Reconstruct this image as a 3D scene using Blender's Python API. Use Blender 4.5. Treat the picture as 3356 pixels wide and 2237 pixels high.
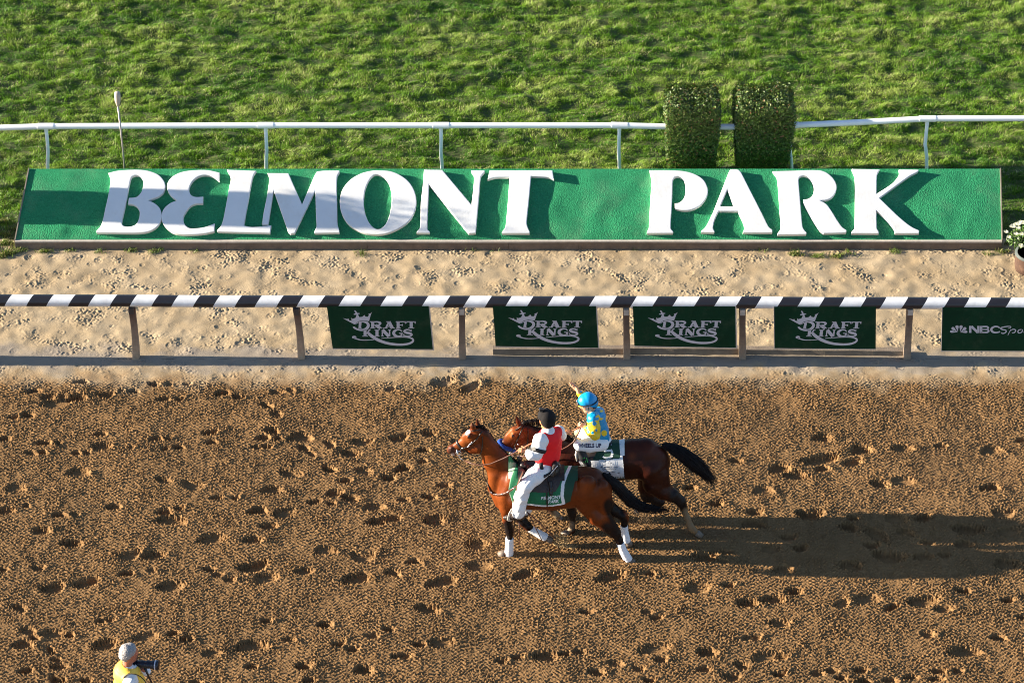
import bpy, math, random
import numpy as np
from mathutils import Vector, Matrix

for _o in list(bpy.data.objects): bpy.data.objects.remove(_o)
SC = bpy.context.scene
COL = SC.collection
random.seed(7)
RNG = np.random.default_rng(11)

# ------------------------------------------------------------------ camera
PITCH = math.radians(36.5); DIST = 43.0; FPX = 9974.0; CX, CY = 1678.0, 1118.5
CAM = np.array([0.0, -DIST*math.cos(PITCH), DIST*math.sin(PITCH)])
FW = np.array([0.0, math.cos(PITCH), -math.sin(PITCH)])
UP = np.array([0.0, math.sin(PITCH), math.cos(PITCH)])
cd = bpy.data.cameras.new('camera'); cam = bpy.data.objects.new('camera', cd); COL.objects.link(cam)
cam.location = CAM; cam.rotation_euler = (math.pi/2 - PITCH, 0, 0)
cd.sensor_width = 36.0; cd.lens = 36.0*FPX/3356.0; cd.clip_start = 0.5; cd.clip_end = 2000
SC.camera = cam

# ------------------------------------------------------------------ light
SUN_EL = math.radians(14.0); SUN_AZ = math.radians(-1.6)      # light runs along +x, a hair towards the camera
SUN_DIR = Vector((math.cos(SUN_EL)*math.cos(SUN_AZ), math.cos(SUN_EL)*math.sin(SUN_AZ), -math.sin(SUN_EL)))
sd = bpy.data.lights.new('sun', 'SUN'); sun = bpy.data.objects.new('sun', sd); COL.objects.link(sun)
sd.energy = 5.0; sd.angle = math.radians(0.5); sd.color = (1.0, 0.89, 0.72)
sun.rotation_euler = SUN_DIR.to_track_quat('-Z', 'Y').to_euler(); sun.location = (-20, 0, 12)
wd = bpy.data.worlds.new('World'); SC.world = wd; wd.use_nodes = True
_n = wd.node_tree.nodes; _n.clear()
_s = _n.new('ShaderNodeTexSky'); _s.sky_type = 'NISHITA'; _s.sun_disc = False
_s.sun_elevation = SUN_EL; _s.sun_rotation = math.radians(-90.0); _s.air_density = 0.75; _s.dust_density = 0.3; _s.ozone_density = 1.6
_b = _n.new('ShaderNodeBackground'); _b.inputs[1].default_value = 0.068
_w = _n.new('ShaderNodeOutputWorld')
wd.node_tree.links.new(_s.outputs[0], _b.inputs[0]); wd.node_tree.links.new(_b.outputs[0], _w.inputs[0])
SC.cycles.filter_width = 1.0
SC.view_settings.view_transform = 'Standard'; SC.view_settings.look = 'None'
SC.view_settings.exposure = 1.85; SC.view_settings.gamma = 1.0
try: SC.view_settings.use_curve_mapping = False
except Exception: pass

# ------------------------------------------------------------------ pixel helpers (used to measure real positions off the photograph)
def ray(px, py):
    d = FW + np.array([(px-CX)/FPX, 0, 0]) + UP*((CY-py)/FPX)
    return d/np.linalg.norm(d)
def G(px, py, z=0.0):
    d = ray(px, py); t = (z-CAM[2])/d[2]; return CAM + d*t
def PY(px, py, Y):
    d = ray(px, py); t = (Y-CAM[1])/d[1]; return CAM + d*t
Z1 = 960/2281.0
def z1(x, y): return 1440+x*Z1, 1220+y*Z1
def ZY(x, y, Y): return PY(*z1(x, y), Y)
def proj(p):
    q = np.asarray(p, float)-CAM
    dep = q@FW
    return CX+q[..., 0]/dep*FPX, CY-(q@UP)/dep*FPX
def projz(p):
    a, b = proj(p); return (a-1440)/Z1, (b-1220)/Z1

# ------------------------------------------------------------------ materials
def _new(name):
    m = bpy.data.materials.new(name); m.use_nodes = True
    nt = m.node_tree; return m, nt, nt.nodes['Principled BSDF']
def mat(name, col=(0.5, 0.5, 0.5), rough=0.6, var=0.12, scale=30.0, bump=0.0, bscale=80.0, attr=False, metal=0.0, spec=0.5, sheen=0.0, dirt=None, dscale=3.0, damt=0.5, coat=0.0, bdist=0.01):
    m, nt, bs = _new(name); N, L = nt.nodes, nt.links
    tc = N.new('ShaderNodeTexCoord'); nz = N.new('ShaderNodeTexNoise')
    nz.inputs['Scale'].default_value = scale; nz.inputs['Detail'].default_value = 6; nz.inputs['Roughness'].default_value = 0.65
    L.new(tc.outputs['Object'], nz.inputs['Vector'])
    mr = N.new('ShaderNodeMapRange'); mr.inputs[1].default_value = 0.3; mr.inputs[2].default_value = 0.7
    mr.inputs[3].default_value = 1-var; mr.inputs[4].default_value = 1+var
    L.new(nz.outputs[0], mr.inputs[0])
    mx = N.new('ShaderNodeMix'); mx.data_type = 'RGBA'; mx.blend_type = 'MULTIPLY'; mx.inputs[0].default_value = 1.0
    if attr:
        at = N.new('ShaderNodeAttribute'); at.attribute_name = 'Col'; L.new(at.outputs['Color'], mx.inputs[6])
    else:
        mx.inputs[6].default_value = (*col, 1)
    L.new(mr.outputs[0], mx.inputs[7])
    out = mx.outputs[2]
    if dirt is not None:
        n2 = N.new('ShaderNodeTexNoise'); n2.inputs['Scale'].default_value = dscale; n2.inputs['Detail'].default_value = 8; n2.inputs['Roughness'].default_value = 0.7
        L.new(tc.outputs['Object'], n2.inputs['Vector'])
        r2 = N.new('ShaderNodeMapRange'); r2.inputs[1].default_value = 0.52; r2.inputs[2].default_value = 0.72; r2.inputs[3].default_value = 0; r2.inputs[4].default_value = damt
        L.new(n2.outputs[0], r2.inputs[0])
        m2 = N.new('ShaderNodeMix'); m2.data_type = 'RGBA'; L.new(r2.outputs[0], m2.inputs[0]); L.new(out, m2.inputs[6]); m2.inputs[7].default_value = (*dirt, 1)
        out = m2.outputs[2]
    L.new(out, bs.inputs['Base Color'])
    bs.inputs['Roughness'].default_value = rough; bs.inputs['Metallic'].default_value = metal
    bs.inputs['Specular IOR Level'].default_value = spec
    if sheen: bs.inputs['Sheen Weight'].default_value = sheen
    if coat: bs.inputs['Coat Weight'].default_value = coat
    if bump:
        n3 = N.new('ShaderNodeTexNoise'); n3.inputs['Scale'].default_value = bscale; n3.inputs['Detail'].default_value = 5
        L.new(tc.outputs['Object'], n3.inputs['Vector'])
        bp = N.new('ShaderNodeBump'); bp.inputs['Strength'].default_value = bump; bp.inputs['Distance'].default_value = bdist
        L.new(n3.outputs[0], bp.inputs['Height']); L.new(bp.outputs[0], bs.inputs['Normal'])
    return m

# ------------------------------------------------------------------ object helpers
BASE = {}
def tag(o, label=None, cat=None, group=None, kind=None):
    if label: o['label'] = label
    if cat: o['category'] = cat
    if group: o['group'] = group
    if kind: o['kind'] = kind
    return o
def empty(name, loc, label=None, cat=None, group=None):
    o = bpy.data.objects.new(name, None); o.empty_display_size = 0.2; COL.objects.link(o)
    o.location = [float(v) for v in loc]; BASE[o.name] = np.array(loc, float)
    return tag(o, label, cat, group)
def fast_mesh(name, V, F, col=None, smooth=True, mat_idx=None):
    """V (n,3) array; F (m,3|4) array or list of lists"""
    me = bpy.data.meshes.new(name)
    V = np.asarray(V, np.float32)
    if isinstance(F, np.ndarray) and F.ndim == 2:
        k = F.shape[1]; me.vertices.add(len(V)); me.vertices.foreach_set('co', V.ravel())
        me.loops.add(F.size); me.loops.foreach_set('vertex_index', F.astype(np.int32).ravel())
        me.polygons.add(len(F)); me.polygons.foreach_set('loop_start', np.arange(0, F.size, k, dtype=np.int32))
        me.polygons.foreach_set('loop_total', np.full(len(F), k, np.int32))
        me.update(calc_edges=True)
    else:
        me.from_pydata([tuple(float(c) for c in v) for v in V], [], [tuple(int(i) for i in f) for f in F]); me.update()
    if col is not None:
        a = me.color_attributes.new('Col', 'FLOAT_COLOR', 'POINT')
        c4 = np.ones((len(V), 4), np.float32); c4[:, :3] = col; a.data.foreach_set('color', c4.ravel())
    if mat_idx is not None: me.polygons.foreach_set('material_index', np.asarray(mat_idx, np.int32))
    me.polygons.foreach_set('use_smooth', np.full(len(me.polygons), smooth, bool))
    return me
def part(name, V, F, m, parent=None, col=None, smooth=True, label=None, mat_idx=None):
    """V is in world space; a part is stored relative to the root of its thing."""
    V = np.asarray(V, float)
    r = parent
    if parent is not None:
        b = BASE[parent.name]
    else:
        b = np.array([(V[:, 0].min()+V[:, 0].max())/2, (V[:, 1].min()+V[:, 1].max())/2, V[:, 2].min()])
    me = fast_mesh(name, V-b, F, col, smooth, mat_idx)
    for mm in (m if isinstance(m, (list, tuple)) else [m]): me.materials.append(mm)
    o = bpy.data.objects.new(name, me); COL.objects.link(o)
    BASE[o.name] = b
    if parent is not None: o.parent = parent
    else: o.location = [float(v) for v in b]
    if label: o['label'] = label
    return o
class MB:
    def __init__(s): s.V = []; s.F = []; s.C = []; s.c = None
    def add(s, V, F):
        n = len(s.V); s.V += [tuple(map(float, v)) for v in V]; s.F += [tuple(i+n for i in f) for f in F]
        s.C += [s.c or (1, 1, 1)]*len(V); return s
    def box(s, a, b):
        x0, y0, z0 = a; x1, y1, z1_ = b
        V = [(x0, y0, z0), (x1, y0, z0), (x1, y1, z0), (x0, y1, z0), (x0, y0, z1_), (x1, y0, z1_), (x1, y1, z1_), (x0, y1, z1_)]
        return s.add(V, [(0, 3, 2, 1), (4, 5, 6, 7), (0, 1, 5, 4), (1, 2, 6, 5), (2, 3, 7, 6), (3, 0, 4, 7)])
    def hexa(s, q0, q1):
        V = list(q0)+list(q1)
        return s.add(V, [(3, 2, 1, 0), (4, 5, 6, 7), (0, 1, 5, 4), (1, 2, 6, 5), (2, 3, 7, 6), (3, 0, 4, 7)])
    def tube(s, pts, r, n=10, caps=True, sq=(1, 1), up=None):
        pts = [np.array(p, float) for p in pts]; m = len(pts)
        rr = r if hasattr(r, '__len__') else [r]*m
        V = []; F = []; prev = None
        for i, p in enumerate(pts):
            t = pts[min(i+1, m-1)]-pts[max(i-1, 0)]; t = t/(np.linalg.norm(t)+1e-9)
            if prev is None:
                ref = np.array(up if up is not None else ((0, 0, 1) if abs(t[2]) < 0.9 else (0, 1, 0)), float)
            else: ref = prev
            b = ref-t*(ref@t); b /= np.linalg.norm(b)+1e-9; a = np.cross(b, t); prev = b
            for k in range(n):
                th = 2*math.pi*k/n
                V.append(p+(a*math.cos(th)*sq[0]+b*math.sin(th)*sq[1])*rr[i])
        for i in range(m-1):
            for k in range(n):
                k2 = (k+1) % n; F.append((i*n+k, i*n+k2, (i+1)*n+k2, (i+1)*n+k))
        if caps: F.append(tuple(range(n-1, -1, -1))); F.append(tuple((m-1)*n+k for k in range(n)))
        return s.add(V, F)
    def lathe(s, o, prof, n=16, ax=(0, 0, 1)):
        ax = np.array(ax, float); ax /= np.linalg.norm(ax); o = np.array(o, float)
        return s.tube([o+ax*h for _, h in prof], [max(r, 1e-4) for r, _ in prof], n)
    def ball(s, c, r, n=10, m=7, sc=(1, 1, 1)):
        c = np.array(c, float); V = []; F = []
        for i in range(m+1):
            ph = math.pi*i/m
            for k in range(n):
                th = 2*math.pi*k/n
                V.append(c+r*np.array([math.sin(ph)*math.cos(th)*sc[0], math.sin(ph)*math.sin(th)*sc[1], math.cos(ph)*sc[2]]))
        for i in range(m):
            for k in range(n): F.append((i*n+k, (i+1)*n+k, (i+1)*n+(k+1) % n, i*n+(k+1) % n))
        return s.add(V, F)
    def build(s, name, m, parent=None, smooth=True, label=None, col=False):
        return part(name, np.array(s.V), s.F, m, parent, np.array(s.C) if col else None, smooth, label)

def spline(pts, closed=True, n=6):
    """points (x, y[, 1 = corner]); smooth points get Catmull-Rom"""
    P = [(p[0], p[1]) for p in pts]; K = [len(p) > 2 for p in pts]; m = len(P); out = []
    for i in range(m if closed else m-1):
        j = (i+1) % m; a = np.array(P[i], float); b = np.array(P[j], float)
        if K[i] and K[j]: out.append(tuple(a)); continue
        h = np.array(P[i-1], float) if (closed or i > 0) else a
        k = np.array(P[(j+1) % m], float) if (closed or j < m-1) else b
        ta = (b-a) if K[i] else (b-h)/2; tb = (b-a) if K[j] else (k-a)/2
        la = np.linalg.norm(b-a)
        for t_ in (ta, tb):
            q = np.linalg.norm(t_)
            if q > la*1.2: t_ *= la*1.2/q
        for q in range(n):
            t = q/n
            out.append(tuple((2*t**3-3*t*t+1)*a+(t**3-2*t*t+t)*ta+(-2*t**3+3*t*t)*b+(t**3-t*t)*tb))
    if not closed: out.append(P[-1])
    return out
def stroke(path, w, n=5, smooth=True):
    """2D stroke polygon with varying width"""
    ws = w if hasattr(w, '__len__') else [w]*len(path)
    if smooth and len(path) > 2:
        pp = spline(path, False, n); W = np.interp(np.linspace(0, len(path)-1, len(pp)), range(len(path)), ws)
    else: pp = path; W = ws
    L = []; R = []
    for i, p in enumerate(pp):
        a = np.array(pp[max(i-1, 0)]); b = np.array(pp[min(i+1, len(pp)-1)]); t = (b-a)/(np.linalg.norm(b-a)+1e-9)
        nn = np.array([-t[1], t[0]])*W[i]/2
        L.append(tuple(np.array(p)+nn)); R.append(tuple(np.array(p)-nn))
    return L+R[::-1]
def fill2d(polys, extrude=0.0, bevel=0.0, sub=0):
    """polys: list of closed 2D outlines (holes by even-odd) -> verts, faces"""
    cu = bpy.data.curves.new('c', 'CURVE'); cu.dimensions = '2D'; cu.fill_mode = 'BOTH'
    for pl in polys:
        s = cu.splines.new('POLY'); s.points.add(len(pl)-1)
        for i, p in enumerate(pl): s.points[i].co = (p[0], p[1], 0, 1)
        s.use_cyclic_u = True
    cu.extrude = extrude; cu.bevel_depth = bevel; cu.bevel_resolution = 2; cu.offset = -bevel
    return curve_mesh(cu)
def curve_mesh(cu):
    o = bpy.data.objects.new('tmp', cu); COL.objects.link(o)
    dg = bpy.context.evaluated_depsgraph_get(); dg.update()
    me = bpy.data.meshes.new_from_object(o.evaluated_get(dg))
    V = np.array([v.co[:] for v in me.vertices]); F = [tuple(p.vertices) for p in me.polygons]
    bpy.data.objects.remove(o); bpy.data.curves.remove(cu); bpy.data.meshes.remove(me)
    return V, F
def merge(meshes):
    V = []; F = []; n = 0
    for v, f in meshes:
        if not len(v): continue
        V.append(v); F += [tuple(i+n for i in q) for q in f]; n += len(v)
    return np.vstack(V), F
def strokes2d(items): return merge([fill2d([p]) for p in items])
def text2d(s, size, x, y, offset=0.0, shear=0.0, sx=1.0, align='CENTER'):
    cu = bpy.data.curves.new('t', 'FONT'); cu.body = s; cu.size = size; cu.offset = offset; cu.shear = shear
    cu.align_x = align; cu.align_y = 'CENTER'
    V, F = curve_mesh(cu)
    V = V.copy(); V[:, 0] = V[:, 0]*sx+x; V[:, 1] = y-V[:, 1]
    return V, F

# ------------------------------------------------------------------ implicit bodies (smooth blends of capsules -> one surface)
class SDF:
    def __init__(s): s.P = []
    def cap(s, a, b, ra, rb, k=0.03, sy=1.0):
        s.P.append((np.array(a, float), np.array(b, float), float(ra), float(rb), float(k), float(sy))); return s
    def ball(s, a, r, k=0.03, sy=1.0): return s.cap(a, a, r, r, k, sy)
    @staticmethod
    def _d(p, x, y, z):
        a, b, ra, rb, k, sy = p
        ab = b-a; den = ab@ab
        px = x-a[0]; py = y-a[1]; pz = z-a[2]
        if den > 1e-9:
            t = np.clip((px*ab[0]+py*ab[1]+pz*ab[2])/den, 0, 1)
            dx = px-t*ab[0]; dy = (py-t*ab[1])/sy; dz = pz-t*ab[2]
            return np.sqrt(dx*dx+dy*dy+dz*dz)-(ra+(rb-ra)*t)
        dy = py/sy
        return np.sqrt(px*px+dy*dy+pz*pz)-ra
    def ev(s, Q):
        Q = np.asarray(Q, float); x, y, z = Q[..., 0], Q[..., 1], Q[..., 2]
        F = np.full(x.shape, 9.0)
        for p in s.P:
            d = s._d(p, x, y, z); k = p[4]; h = np.maximum(k-np.abs(F-d), 0)/k
            F = np.minimum(F, d)-h*h*k/4
        return F
    def mesh(s, h=0.01, pad=0.02, inflate=0.0, clip=None, fold=0.0, fq=1.0):
        lo = np.min([np.minimum(p[0], p[1])-max(p[2], p[3]) for p in s.P], axis=0)-pad-inflate
        hi = np.max([np.maximum(p[0], p[1])+max(p[2], p[3]) for p in s.P], axis=0)+pad+inflate
        n = np.ceil((hi-lo)/h).astype(int)+1
        ax = [lo[i]+h*np.arange(n[i]) for i in range(3)]
        F = np.full(tuple(n), 0.5, np.float32)
        for p in s.P:
            m = max(p[2], p[3])+p[4]+h*2+inflate*2+0.02
            l = np.minimum(p[0], p[1])-m; u = np.maximum(p[0], p[1])+m
            sl = tuple(slice(max(0, int((l[i]-lo[i])/h)), min(n[i], int((u[i]-lo[i])/h)+2)) for i in range(3))
            X, Y, Z = np.meshgrid(ax[0][sl[0]], ax[1][sl[1]], ax[2][sl[2]], indexing='ij', sparse=True)
            d = s._d(p, X, Y, Z).astype(np.float32); k = p[4]; f = F[sl]
            hh = np.maximum(k-np.abs(f-d), 0)/k
            F[sl] = np.minimum(f, d)-hh*hh*k/4
        F -= inflate
        if fold:                                                  # creases in cloth, muscle in a coat
            X, Y, Z = np.meshgrid(*ax, indexing='ij', sparse=True)
            w1 = np.sin(fq*(52*(X*.8+Z*.55)+2.2*np.sin(19*Y+15*Z)+1.7*np.sin(23*X))); w2 = np.sin(fq*(61*(Z*.9-X*.5)+2.4*np.sin(17*X-13*Y)))
            F += (fold*(np.maximum(w1, -.2)*.6+np.maximum(w2, 0)*np.sin(fq*(9*X+11*Z+7*Y))*.8)).astype(np.float32)
        if clip is not None:
            X, Y, Z = np.meshgrid(*ax, indexing='ij', sparse=True)
            F = np.maximum(F, clip(X, Y, Z).astype(np.float32))
            F[0] = F[-1] = 0.5; F[:, 0] = F[:, -1] = 0.5; F[:, :, 0] = F[:, :, -1] = 0.5
        return surfnet(F, lo, h)
def surfnet(F, lo, h):
    s = F < 0; nx, ny, nz = F.shape
    cnt = np.zeros((nx-1, ny-1, nz-1), np.int8)
    for i in (0, 1):
        for j in (0, 1):
            for k in (0, 1): cnt += s[i:nx-1+i, j:ny-1+j, k:nz-1+k]
    act = (cnt > 0) & (cnt < 8); idx = np.argwhere(act)
    vid = np.full(act.shape, -1, np.int64); vid[act] = np.arange(len(idx))
    acc = np.zeros((len(idx), 3)); num = np.zeros(len(idx))
    I, J, K = idx.T
    for a in range(3):
        o1, o2 = [q for q in range(3) if q != a]
        for u in (0, 1):
            for v in (0, 1):
                off = [0, 0, 0]; off[o1] = u; off[o2] = v
                f0 = F[I+off[0], J+off[1], K+off[2]]
                off2 = list(off); off2[a] = 1
                f1 = F[I+off2[0], J+off2[1], K+off2[2]]
                c = (f0 < 0) != (f1 < 0)
                t = np.where(c, f0/np.where(c, f0-f1, 1), 0)
                for q in range(3): acc[:, q] += np.where(c, (t if q == a else off[q]), 0)
                num += c
    V = lo+(idx+acc/num[:, None])*h
    Fc = []
    for a in range(3):
        s0 = [slice(None)]*3; s1 = [slice(None)]*3; s0[a] = slice(0, -1); s1[a] = slice(1, None)
        A = s[tuple(s0)]; B = s[tuple(s1)]; cr = np.argwhere(A != B)
        o1, o2 = (a+1) % 3, (a+2) % 3
        ok = (cr[:, o1] > 0) & (cr[:, o2] > 0) & (cr[:, o1] < F.shape[o1]-1) & (cr[:, o2] < F.shape[o2]-1); cr = cr[ok]
        def g(d1, d2):
            c = cr.copy(); c[:, o1] -= d1; c[:, o2] -= d2; return vid[c[:, 0], c[:, 1], c[:, 2]]
        q = np.stack([g(1, 1), g(0, 1), g(0, 0), g(1, 0)], 1)
        fl = A[cr[:, 0], cr[:, 1], cr[:, 2]]
        q[~fl] = q[~fl][:, ::-1]
        Fc.append(q)
    Fc = np.vstack(Fc); Fc = Fc[(Fc >= 0).all(1)]
    return V, Fc
def surf_r(sdf, c, D, off, R=0.6, n=160, r0=0.0):
    """first radius along each direction D (m,3) from c (3|m,3) where the field exceeds off"""
    rs = np.linspace(r0, R, n); P = np.asarray(c)[..., None, :]+np.asarray(D)[..., None, :]*rs[:, None]
    d = sdf.ev(P) > off
    return rs[np.argmax(d, axis=-1)]
def hit_px(sdf, zx, zy, Y0, off, back=0.6, n=180):
    """camera-side surface point of a body for z1 coordinates"""
    out = []
    zx = np.asarray(zx, float); zy = np.asarray(zy, float)
    P0 = np.array([ZY(a, b, Y0) for a, b in zip(zx, zy)]); D = P0-CAM; D /= np.linalg.norm(D, axis=1)[:, None]
    ts = np.linspace(-back, back, n); P = P0[:, None, :]+D[:, None, :]*ts[:, None]
    d = sdf.ev(P) < off
    i = np.argmax(d, axis=1); i[~d.any(1)] = n//2
    return P[np.arange(len(P0)), i]
def band(sdf, c, n, w, off, m=36, R=0.5, thick=0.006):
    n = np.array(n, float); n /= np.linalg.norm(n); c = np.array(c, float)
    a = np.cross(n, (0, 0, 1) if abs(n[2]) < 0.9 else (0, 1, 0)); a /= np.linalg.norm(a); b = np.cross(n, a)
    th = np.linspace(0, 2*math.pi, m, endpoint=False); D = np.cos(th)[:, None]*a+np.sin(th)[:, None]*b
    rings = []
    for o, q in ((-.5, -thick), (-.5, 0), (-.17, thick*.5), (.17, thick*.5), (.5, 0), (.5, -thick)):
        cc = c+n*w*o; r = surf_r(sdf, cc, D, off, R); r = (np.roll(r, 1)+2*r+np.roll(r, -1))/4
        rings.append(cc+D*(r+q)[:, None])
    V = np.vstack(rings); F = []
    for i in range(len(rings)-1):
        for k in range(m): F.append((i*m+k, i*m+(k+1) % m, (i+1)*m+(k+1) % m, (i+1)*m+k))
    return V, F
def fnoise(shape, d, lam, seed, bw=0.5, ax=1.0):
    """band-limited noise, wavelength lam (m) across y and lam*ax across x; unit std. shape=(ny,nx)"""
    r = np.random.default_rng(seed); w = np.fft.rfft2(r.standard_normal(shape).astype(np.float32))
    ky = np.fft.fftfreq(shape[0], d)[:, None]*lam; kx = np.fft.rfftfreq(shape[1], d)[None, :]*lam*ax
    k = np.sqrt(kx*kx+ky*ky)+1e-6
    w *= np.exp(-(np.log(k)**2)/(2*bw*bw))
    o = np.fft.irfft2(w, s=shape); return (o/o.std()).astype(np.float32)
# ================================================================== GROUND
DX = 0.0125
def axis_grid(a, b, outer_lo, outer_hi):
    core = np.arange(a, b+DX/2, DX)
    return np.concatenate([outer_lo, core, outer_hi]), len(outer_lo), len(core)
XA, XB = -9.3, 9.3
X_OUT_L = np.array([-160, -60, -25, -14, -10.5]); X_OUT_R = np.array([10.5, 14, 25, 60, 160.])
xs, xo, xn = axis_grid(XA, XB, X_OUT_L, X_OUT_R); xc = xs[xo:xo+xn]

# hoof prints read off the photograph: (x, y, width, slant) in crop pixels; scale .476
HP = [((0, 1180), [(565,150,80),(225,210,100,-20),(330,250,100),(430,250,50),(400,290,220,-14),(530,262,110,-10),(730,235,120),(835,210,40),(915,210,80),(1060,160,80),(1160,165,50),(1290,165,60),(1125,262,90),(1235,262,60),(1530,225,100,-15),(1905,215,90),(2000,205,60),(95,390,80,-10),(185,378,90),(30,540,90),(300,570,100),(400,570,45),(205,640,90),(290,635,60),(525,635,60),(590,630,60),(690,505,90),(695,590,130),(900,600,50),(1070,540,90),(1155,535,60),(1140,605,60),(1225,595,80),(1445,495,100),(1455,565,80),(1830,310,100,38),(1900,370,100,45),(1870,485,100,35),(1810,535,90),(1910,540,60),(1770,595,80),(1840,592,70),(2065,530,150),(2270,580,100,50),(2090,600,90,35),(2140,640,90,35),(2270,750,100,30),(535,770,140),(1130,825,110,10),(1330,860,140,10),(105,880,130),(2000,775,150,12),(1870,890,140),(2300,915,110,-15),(1490,945,80),(1620,945,50),(2165,970,90),(2280,985,60),(40,1035,100),(180,1000,50),(780,1005,100),(410,1065,90),(515,1058,60),(1130,1040,100),(1235,1018,60),(1170,1100,180),(1780,1035,120),(1960,1050,150,-8),(1850,1140,110),(280,1165,100),(1640,250,80,20)]),
 ((0, 1680), [(285,125,120),(490,210,140),(885,290,140,-18),(1050,290,150),(265,380,80),(20,390,60),(865,415,90),(1045,390,70),(360,510,140,-18),(590,480,150,-10),(130,655,110,35),(690,742,60),(752,735,75),(1460,175,170,-10),(1740,185,120),(2245,260,130),(1440,385,80,20),(1500,420,70,15),(1580,455,80),(1745,365,190,-12),(1830,450,150,-14),(2090,400,110),(1170,500,170,-10),(1835,740,75),(2235,765,90),(190,810,100,20),(240,860,60,20),(160,905,130),(370,830,150,6),(480,840,70),(720,905,150,-10),(1000,855,160),(1190,830,80,-15),(1290,865,80),(350,945,80,60),(390,1010,70,40),(400,1055,100),(175,1085,85),(590,1150,70),(400,1145,100,25),(1460,965,110,8),(1730,915,200,-5),(1985,870,90),(2330,900,80),(1730,1055,85),(2090,1050,95),(2130,1150,80),(1350,1165,70)]),
 ((1120, 1680), [(150,300,140),(340,40,130),(640,35,120),(930,215,140,8),(500,335,95,8),(350,410,100,20),(95,450,170,-12),(680,480,180,-10),(940,365,160,6),(1265,420,150,-14),(1850,440,180,-8),(590,660,140),(1685,675,85,15),(2165,715,85),(320,800,75),(210,845,90),(530,900,90,15),(690,890,150),(430,980,90),(155,1080,110),(75,935,80),(370,985,60),(1100,1015,70),(1210,990,80),(1400,985,150),(1535,970,70),(1635,955,90),(1885,1035,95,15),(2040,1070,80,20),(2150,935,190,-8),(2195,1010,80),(1755,1095,95,15),(2120,1150,80),(2125,415,70),(2100,680,70)]),
 ((2240, 1680), [(90,515,170,-12),(310,495,80),(440,620,130),(610,595,150,-14),(760,540,100),(660,755,130,10),(490,855,80),(430,860,50),(160,960,120),(140,1075,90),(330,1125,110),(400,1045,90,25),(570,990,170,-18),(680,985,80),(660,1105,85),(1085,625,110,-35),(1260,590,160,-6),(1430,645,100,-30),(1650,600,190,-12),(1790,660,120),(1920,535,90),(2235,595,90),(2340,575,60),(2340,715,80),(1680,835,90,10),(2165,855,90,10),(1925,955,180,-8),(925,1100,80),(1020,1085,80),(1220,1080,85),(1085,1135,70),(1245,1160,80),(1420,1150,90),(1565,1125,90),(1750,1085,90),(1890,1090,60),(1745,1140,90),(1140,100,110,20),(1330,150,180,50),(1520,130,110),(1960,110,190),(2240,125,150),(1290,220,100),(1680,205,80),(1930,215,120),(1420,300,190),(1650,300,120),(1790,290,80),(2230,350,150),(720,165,110),(800,240,90),(600,245,120),(480,75,150),(870,10,150),(1470,35,120),(1660,25,90),(150,300,150),(290,270,90),(270,330,70),(690,390,130),(1140,360,130)]),
 ((2240, 1180), [(950,530,120),(1225,620,140,-14),(930,680,240,-16),(1165,700,130,-22),(1510,605,140),(1770,590,90),(2120,620,140),(2330,550,80),(360,690,90),(660,745,140,-10),(955,745,100,-15),(770,790,170,10),(550,895,130),(1350,850,120,12),(1515,830,140),(2110,880,130),(220,985,90),(490,1040,110),(880,1055,170,-8),(1170,1085,80),(1460,1090,130),(1640,1085,110),(2200,1050,140),(40,880,90)]),
 ((1120, 1180), [(390,530,130,-6),(600,500,100),(560,620,90),(140,560,130),(60,640,130),(150,760,110,8),(320,810,90,20),(800,560,90),(900,480,130,-25),(560,700,60),(60,950,110,8),(230,1010,120),(700,860,90),(1180,800,60),(1560,900,90),(640,1110,120),(240,1110,130),(430,960,80),(20,830,90),(420,750,110,-10),(600,940,90),(2190,880,120),(700,150,160,-20),(880,190,150,-30),(330,200,70)])]
prints = []
for (ox, oy), lst in HP:
    for q in lst:
        g = G(ox+q[0]*.476, oy+q[1]*.476)
        prints.append((g[0], g[1], q[2]*.476/237.0, -math.radians(q[3]) if len(q) > 3 else 0.0))
_r = np.random.default_rng(5)
for i in range(70):                                             # a few more beyond the edges of the frame and along the bottom
    x = _r.uniform(-9, 9); y = _r.uniform(-8.6, -1.3)
    if abs(x) < 6.3+(y+7)*.26 and y > -6.9: continue
    prints.append((x, y, _r.uniform(.16, .3), _r.normal(0, .15)))
# the hooves that stand on the track press it down too
def hoof_noise(X, Y): return 0

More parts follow.
